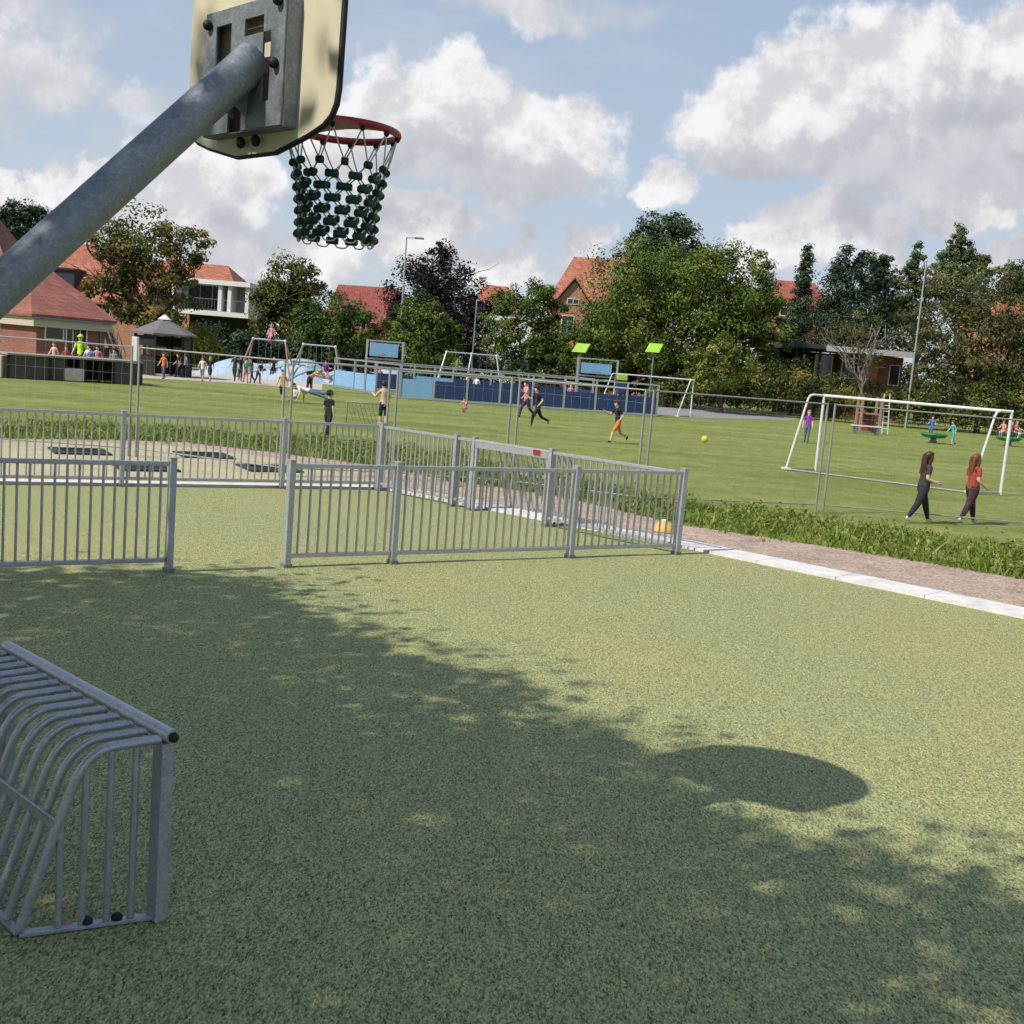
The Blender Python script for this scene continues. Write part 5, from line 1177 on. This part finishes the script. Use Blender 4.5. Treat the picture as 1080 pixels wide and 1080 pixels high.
p_, h_ = on(850, 467, 33); person('child in purple top and blue jeans standing before the hedge', p_, h_, 255, 'purple', 'jeans', 'blond', legs=((3, 2), (-3, 3)), arms=((5, 14, 20), (2, 14, 20)))
KG = 'children near the gazebo and swings'
for (x, y, hh, f, sh, pa, ha, lab, kw) in (
    (172, 400, 27, 250, 'orange', 'jeans', 'red', 'girl in orange top and jeans near the dark gazebo', dict(hairlen=.12)),
    (187, 398, 25, 200, 'black', 'black', 'dark', 'child in all black by the gazebo wall', {}),
    (193, 398, 26, 300, 'white', 'black', 'brown', 'child in white top with black trousers by the gazebo wall', {}),
    (213, 402, 25, 270, 'white', 'grey', 'brown', 'child in white shirt and grey trousers on the pink path', dict(shorts=True)),
    (221, 402, 25, 260, 'black', 'black', 'blond', 'fair haired child in black on the pink path', dict(shorts=True)),
    (247, 402, 28, 260, 'black', 'black', 'dark', 'dark haired youngster in black left of the child in green', {}),
    (253, 402, 27, 280, 'black', 'charcoal', 'brown', 'youngster in black and charcoal beside the child in green', {}),
    (259, 404, 25, 300, 'green', 'orange', 'brown', 'child in bright green shirt before the wooden swing', {}),
    (265, 404, 26, 220, 'charcoal', 'plum', 'dark', 'child in charcoal and plum right beside the child in green', dict(lean=10)),
    (272, 405, 25, 320, 'plum', 'charcoal', 'brown', 'child in plum top leaning under the wooden swing', dict(lean=30))):
    p_, h_ = on(x, y, hh); person(lab, p_, h_, f, sh, pa, ha, group=KG, **kw)
def perched(lab, px, py, Y, hpx, face, z_mid, **kw):
    """someone sitting or standing off the ground: z_mid is the height of the lowest point"""
    p = P(px, py, Y); return person(lab, (p.x, p.y), hpx*Y/F, face, z0=z_mid, **kw)
SIT = dict(lean=-8, legs=((85, 70), (82, 60)), arms=((40, 20, 60), (40, 20, 60)))
perched('child in pink perched on the beam of the wooden legged swing', 286, 357, 67, 23, 260, P(286, 362, 67).z, shirt='pink', pants='pink', hair='blond', lean=0, legs=((70, 90), (70, 90)))
perched('child in black sitting on the wooden legged swing', 289, 380, 67, 25, 270, .24, shirt='black', pants='black', hair='dark', **SIT)
perched('child in green sitting on the grey legged swing', 331, 382, 67, 25, 200, .24, shirt='green', pants='black', hair='brown', **SIT)
perched('child in purple sitting on the right seat of the grey legged swing', 344, 382, 67, 25, 300, .24, shirt='purple', pants='pink', hair='brown', **SIT)
BG = 'children behind the timber platform'
wy = 50.5
for (x, hh, f, sh, ha, lab, kw) in ((57, 33, 250, 'pink', 'red', 'red haired child in pink behind the left half of the platform', dict(bare=True)), (71, 30, 280, 'red', 'red', 'red haired child in red top behind the platform', {}),
        (91, 33, 260, 'white', 'brown', 'child in white behind the platform beside the yellow vest', {}), (97, 31, 240, 'blue', 'dark', 'child in blue behind the platform', {}), (101, 33, 280, 'pink', 'brown', 'brown haired child in pink behind the right half of the platform', {}), (120, 31, 260, 'grey', 'dark', 'child in grey standing under the steel stair', {})):
    p = P(x, 390, wy); person(lab, (p.x, wy+random.uniform(-.3, .5)), hh*wy/F, f, sh, 'jeans', ha, group=BG, **kw)
p = P(84, 390, 52); person('adult in yellow hi-vis vest and cap behind the timber platform', (p.x, 52), 41*52/F, 270, 'yellow', 'navy', 'dark', cap='yellow')
p = P(106, 388, 53); o = MB().box((0, 0, .62), (.62, .55, 1.14), None, 0, .04).box((0, 0, 1.24), (.68, .6, .10), None, 0, .02).build('waste_bin', M_DARKW); o.location = (p.x, 53, 0); tag(o, 'black waste bin behind the timber platform beside the stair', 'bin')
CG = 'children inside the ball cage'
for (x, Y, hh, f, sh, ha, lab) in ((400, 64, 24, 280, 'pink', 'brown', 'child in pink inside the cage goal at left'), (503, 63, 24, 250, 'white', 'blond', 'fair haired child in white inside the cage'), (603, 62, 24, 270, 'pink', 'red', 'red haired child in pink inside the cage'), (657, 64, 26, 250, 'black', 'dark', 'child in black inside the right end of the cage')):
    p = P(x, 400, Y); person(lab, (p.x, Y), hh*Y/F, f, sh, 'grey', ha, group=CG)
DG = 'children on the green dish seats'
c1, c2 = G(984, 467), G(1063, 470)
for (c, dx, dy, f, sh, pa, ha, lab) in ((c1, -.10, .1, 240, 'blue', 'blue', 'red', 'small child in blue sitting on the left of the green dish'), (c2, -.34, 0, 220, 'pink', 'pink', 'red', 'small red haired child in pink on the dish at the right edge'), (c2, .0, -.2, 260, 'red', 'plum', 'brown', 'small child in red on the dish at the right edge'), (c2, .34, .1, 300, 'pink', 'white', 'blond', 'small fair haired child in pink on the dish at the right edge')):
    person(lab, (c.x+dx, c.y+dy), 1.12, f, sh, pa, ha, z0=.36, group=DG, lean=4, legs=((80, 95), (80, 95)), arms=((30, 15, 50), (30, 15, 50)))
person('small child in teal standing at the right of the green dish', (c1.x+.62, c1.y-.75), 1.15, 200, 'teal', 'teal', 'red', group=DG, shorts=True, lean=12)

# ------------------------------------------------------------------ grass: tall verge and lawn blades
def in_poly(px, py, poly):
    c = np.zeros(len(px), bool); j = len(poly)-1
    for i in range(len(poly)):
        xi, yi, xj, yj = poly[i][0], poly[i][1], poly[j][0], poly[j][1]
        c ^= ((yi > py) != (yj > py)) & (px < (xj-xi)*(py-yi)/(yj-yi+1e-12)+xi); j = i
    return c
M_GRASS = leaf_mat('grass_blades', [(.0, (.030, .062, .010)), (.4, (.085, .150, .022)), (.7, (.16, .225, .045)), (1., (.34, .33, .13))], .3, .5)
def blades(name, label, poly, n, hfun, w, seed, tone, lean_=.35):
    rng = np.random.default_rng(seed); pa = [(p[0], p[1]) for p in poly]; xs, ys = zip(*pa)
    x = rng.uniform(min(xs), max(xs), n); y = rng.uniform(min(ys), max(ys), n); k = in_poly(x, y, pa); x, y = x[k], y[k]; n = len(x)
    h, tn = hfun(x, y, rng); a = rng.uniform(0, 2*np.pi, n); b = rng.uniform(0, 2*np.pi, n); ln = h*rng.uniform(.1, lean_*2, n)
    ww = w*rng.uniform(.6, 1.4, n)
    base = np.stack([x, y, np.full(n, -.02)], 1); dx = np.stack([np.cos(a), np.sin(a), 0*a], 1)*ww[:, None]*.5; tip = base+np.stack([np.cos(b)*ln, np.sin(b)*ln, h+.02], 1); mid = base*.45+tip*.55; mid[:, 2] += h*.08
    Vq = np.stack([base-dx, base+dx, mid+dx*.8, tip, mid-dx*.8], 1)
    o = quads_object(name, Vq, np.clip(rng.normal(tone, .17, n)+tn, 0, 1), M_GRASS)
    return tag(o, label, 'grass', None, 'stuff')
VER_OUT = [G(x, y+7) for x, y in ((-120, 436), (0, 440), (128, 444), (300, 455), (400, 463), (480, 474), (600, 498), (725, 526), (900, 548), (1080, 574))] + [Vector((14.5, 11.8, 0))]
VER_IN = [Vector((p.x, p.y-.12, 0)) for p in GR_OUT]
SPILL = [Vector((p.x, p.y-.55, 0)) for p in GR_OUT]
OUTER = [Vector((p.x, p.y+1.1, 0)) for p in VER_OUT]
def vh(x, y, rng):
    c = np.sin(x*2.1+y*1.3)*np.sin(y*2.7-x*.9)+.6*np.sin(x*5.3+1.1*y)*np.sin(4.4*y+.6*x); h = np.clip(.070+.070*c+rng.normal(0, .03, len(x)), .015, .26); tall = rng.random(len(x)) < .012; h = np.where(tall, h+rng.uniform(.08, .2, len(x)), h)
    return h, c*.10+np.where(tall, .35, 0)
blades('tall_grass', 'tall uncut grass and weeds along the gravel strip', VER_OUT+VER_IN[::-1], 150000, vh, .024, 3, .56, .6)
tuft = lambda x, y, rng: (np.clip(.05+rng.normal(0, .02, len(x)), .015, .12), .1*np.sin(x*3+y))
def tufts(name, label, poly, n, seed):
    rng = np.random.default_rng(seed); xs, ys = zip(*[(p[0], p[1]) for p in poly]); m_ = n//14
    cx, cy_ = rng.uniform(min(xs), max(xs), m_), rng.uniform(min(ys), max(ys), m_); k = in_poly(cx, cy_, [(p[0], p[1]) for p in poly]); cx, cy_ = cx[k], cy_[k]
    x = np.repeat(cx, 14)+rng.normal(0, .05, len(cx)*14); y = np.repeat(cy_, 14)+rng.normal(0, .05, len(cx)*14); h = np.clip(rng.normal(.05, .02, len(x)), .015, .11)
    a = rng.uniform(0, 6.28, len(x)); b = rng.uniform(0, 6.28, len(x)); base = np.stack([x, y, 0*x-.015], 1); dx = np.stack([np.cos(a), np.sin(a), 0*a], 1)*.009; tip = base+np.stack([np.cos(b)*h*.6, np.sin(b)*h*.6, h+.015], 1)
    tag(quads_object(name, np.stack([base-dx, base+dx, tip+dx*.2, tip-dx*.2], 1), np.clip(rng.normal(.6, .18, len(x)), 0, 1), M_GRASS), label, 'grass', None, 'stuff')
tufts('gravel_tufts', 'small grass tufts spreading from the verge over the gravel edge', VER_IN+SPILL[::-1], 16000, 12)
tufts('lawn_tufts', 'ragged grass tufts where the verge thins into the lawn', VER_OUT+OUTER[::-1], 42000, 13)
rng_ = np.random.default_rng(9); 
# broad leaved weeds in the verge
tw = []; nW = 15000; xs_ = rng_.uniform(-11, 13, nW); ys_ = rng_.uniform(9, 27, nW); pv = [(p.x, p.y) for p in VER_OUT+VER_IN[::-1]]; kk = in_poly(xs_, ys_, pv) & (np.sin(xs_*2.1+ys_*1.3)*np.sin(ys_*2.7-xs_*.9)+.6*np.sin(xs_*5.3+1.1*ys_)*np.sin(4.4*ys_+.6*xs_)+rng_.normal(0, .35, nW) > .12); xs_, ys_ = xs_[kk], ys_[kk]
cc_ = np.repeat(np.stack([xs_, ys_, np.full(len(xs_), .09)], 1), 9, 0)+rng_.normal(size=(len(xs_)*9, 3))*np.array([.07, .07, .06]); cc_[:, 2] = np.abs(cc_[:, 2])+.02
nn_ = rng_.normal(size=cc_.shape)*.6; nn_[:, 2] += .8
tag(quads_object('verge_weeds', leaf_quads(cc_, nn_, rng_.uniform(.035, .085, len(cc_)), rng_), rng_.normal(.50, .18, len(cc_)), M_GRASS), 'broad leaved weeds among the tall verge grass', 'weeds', None, 'stuff')
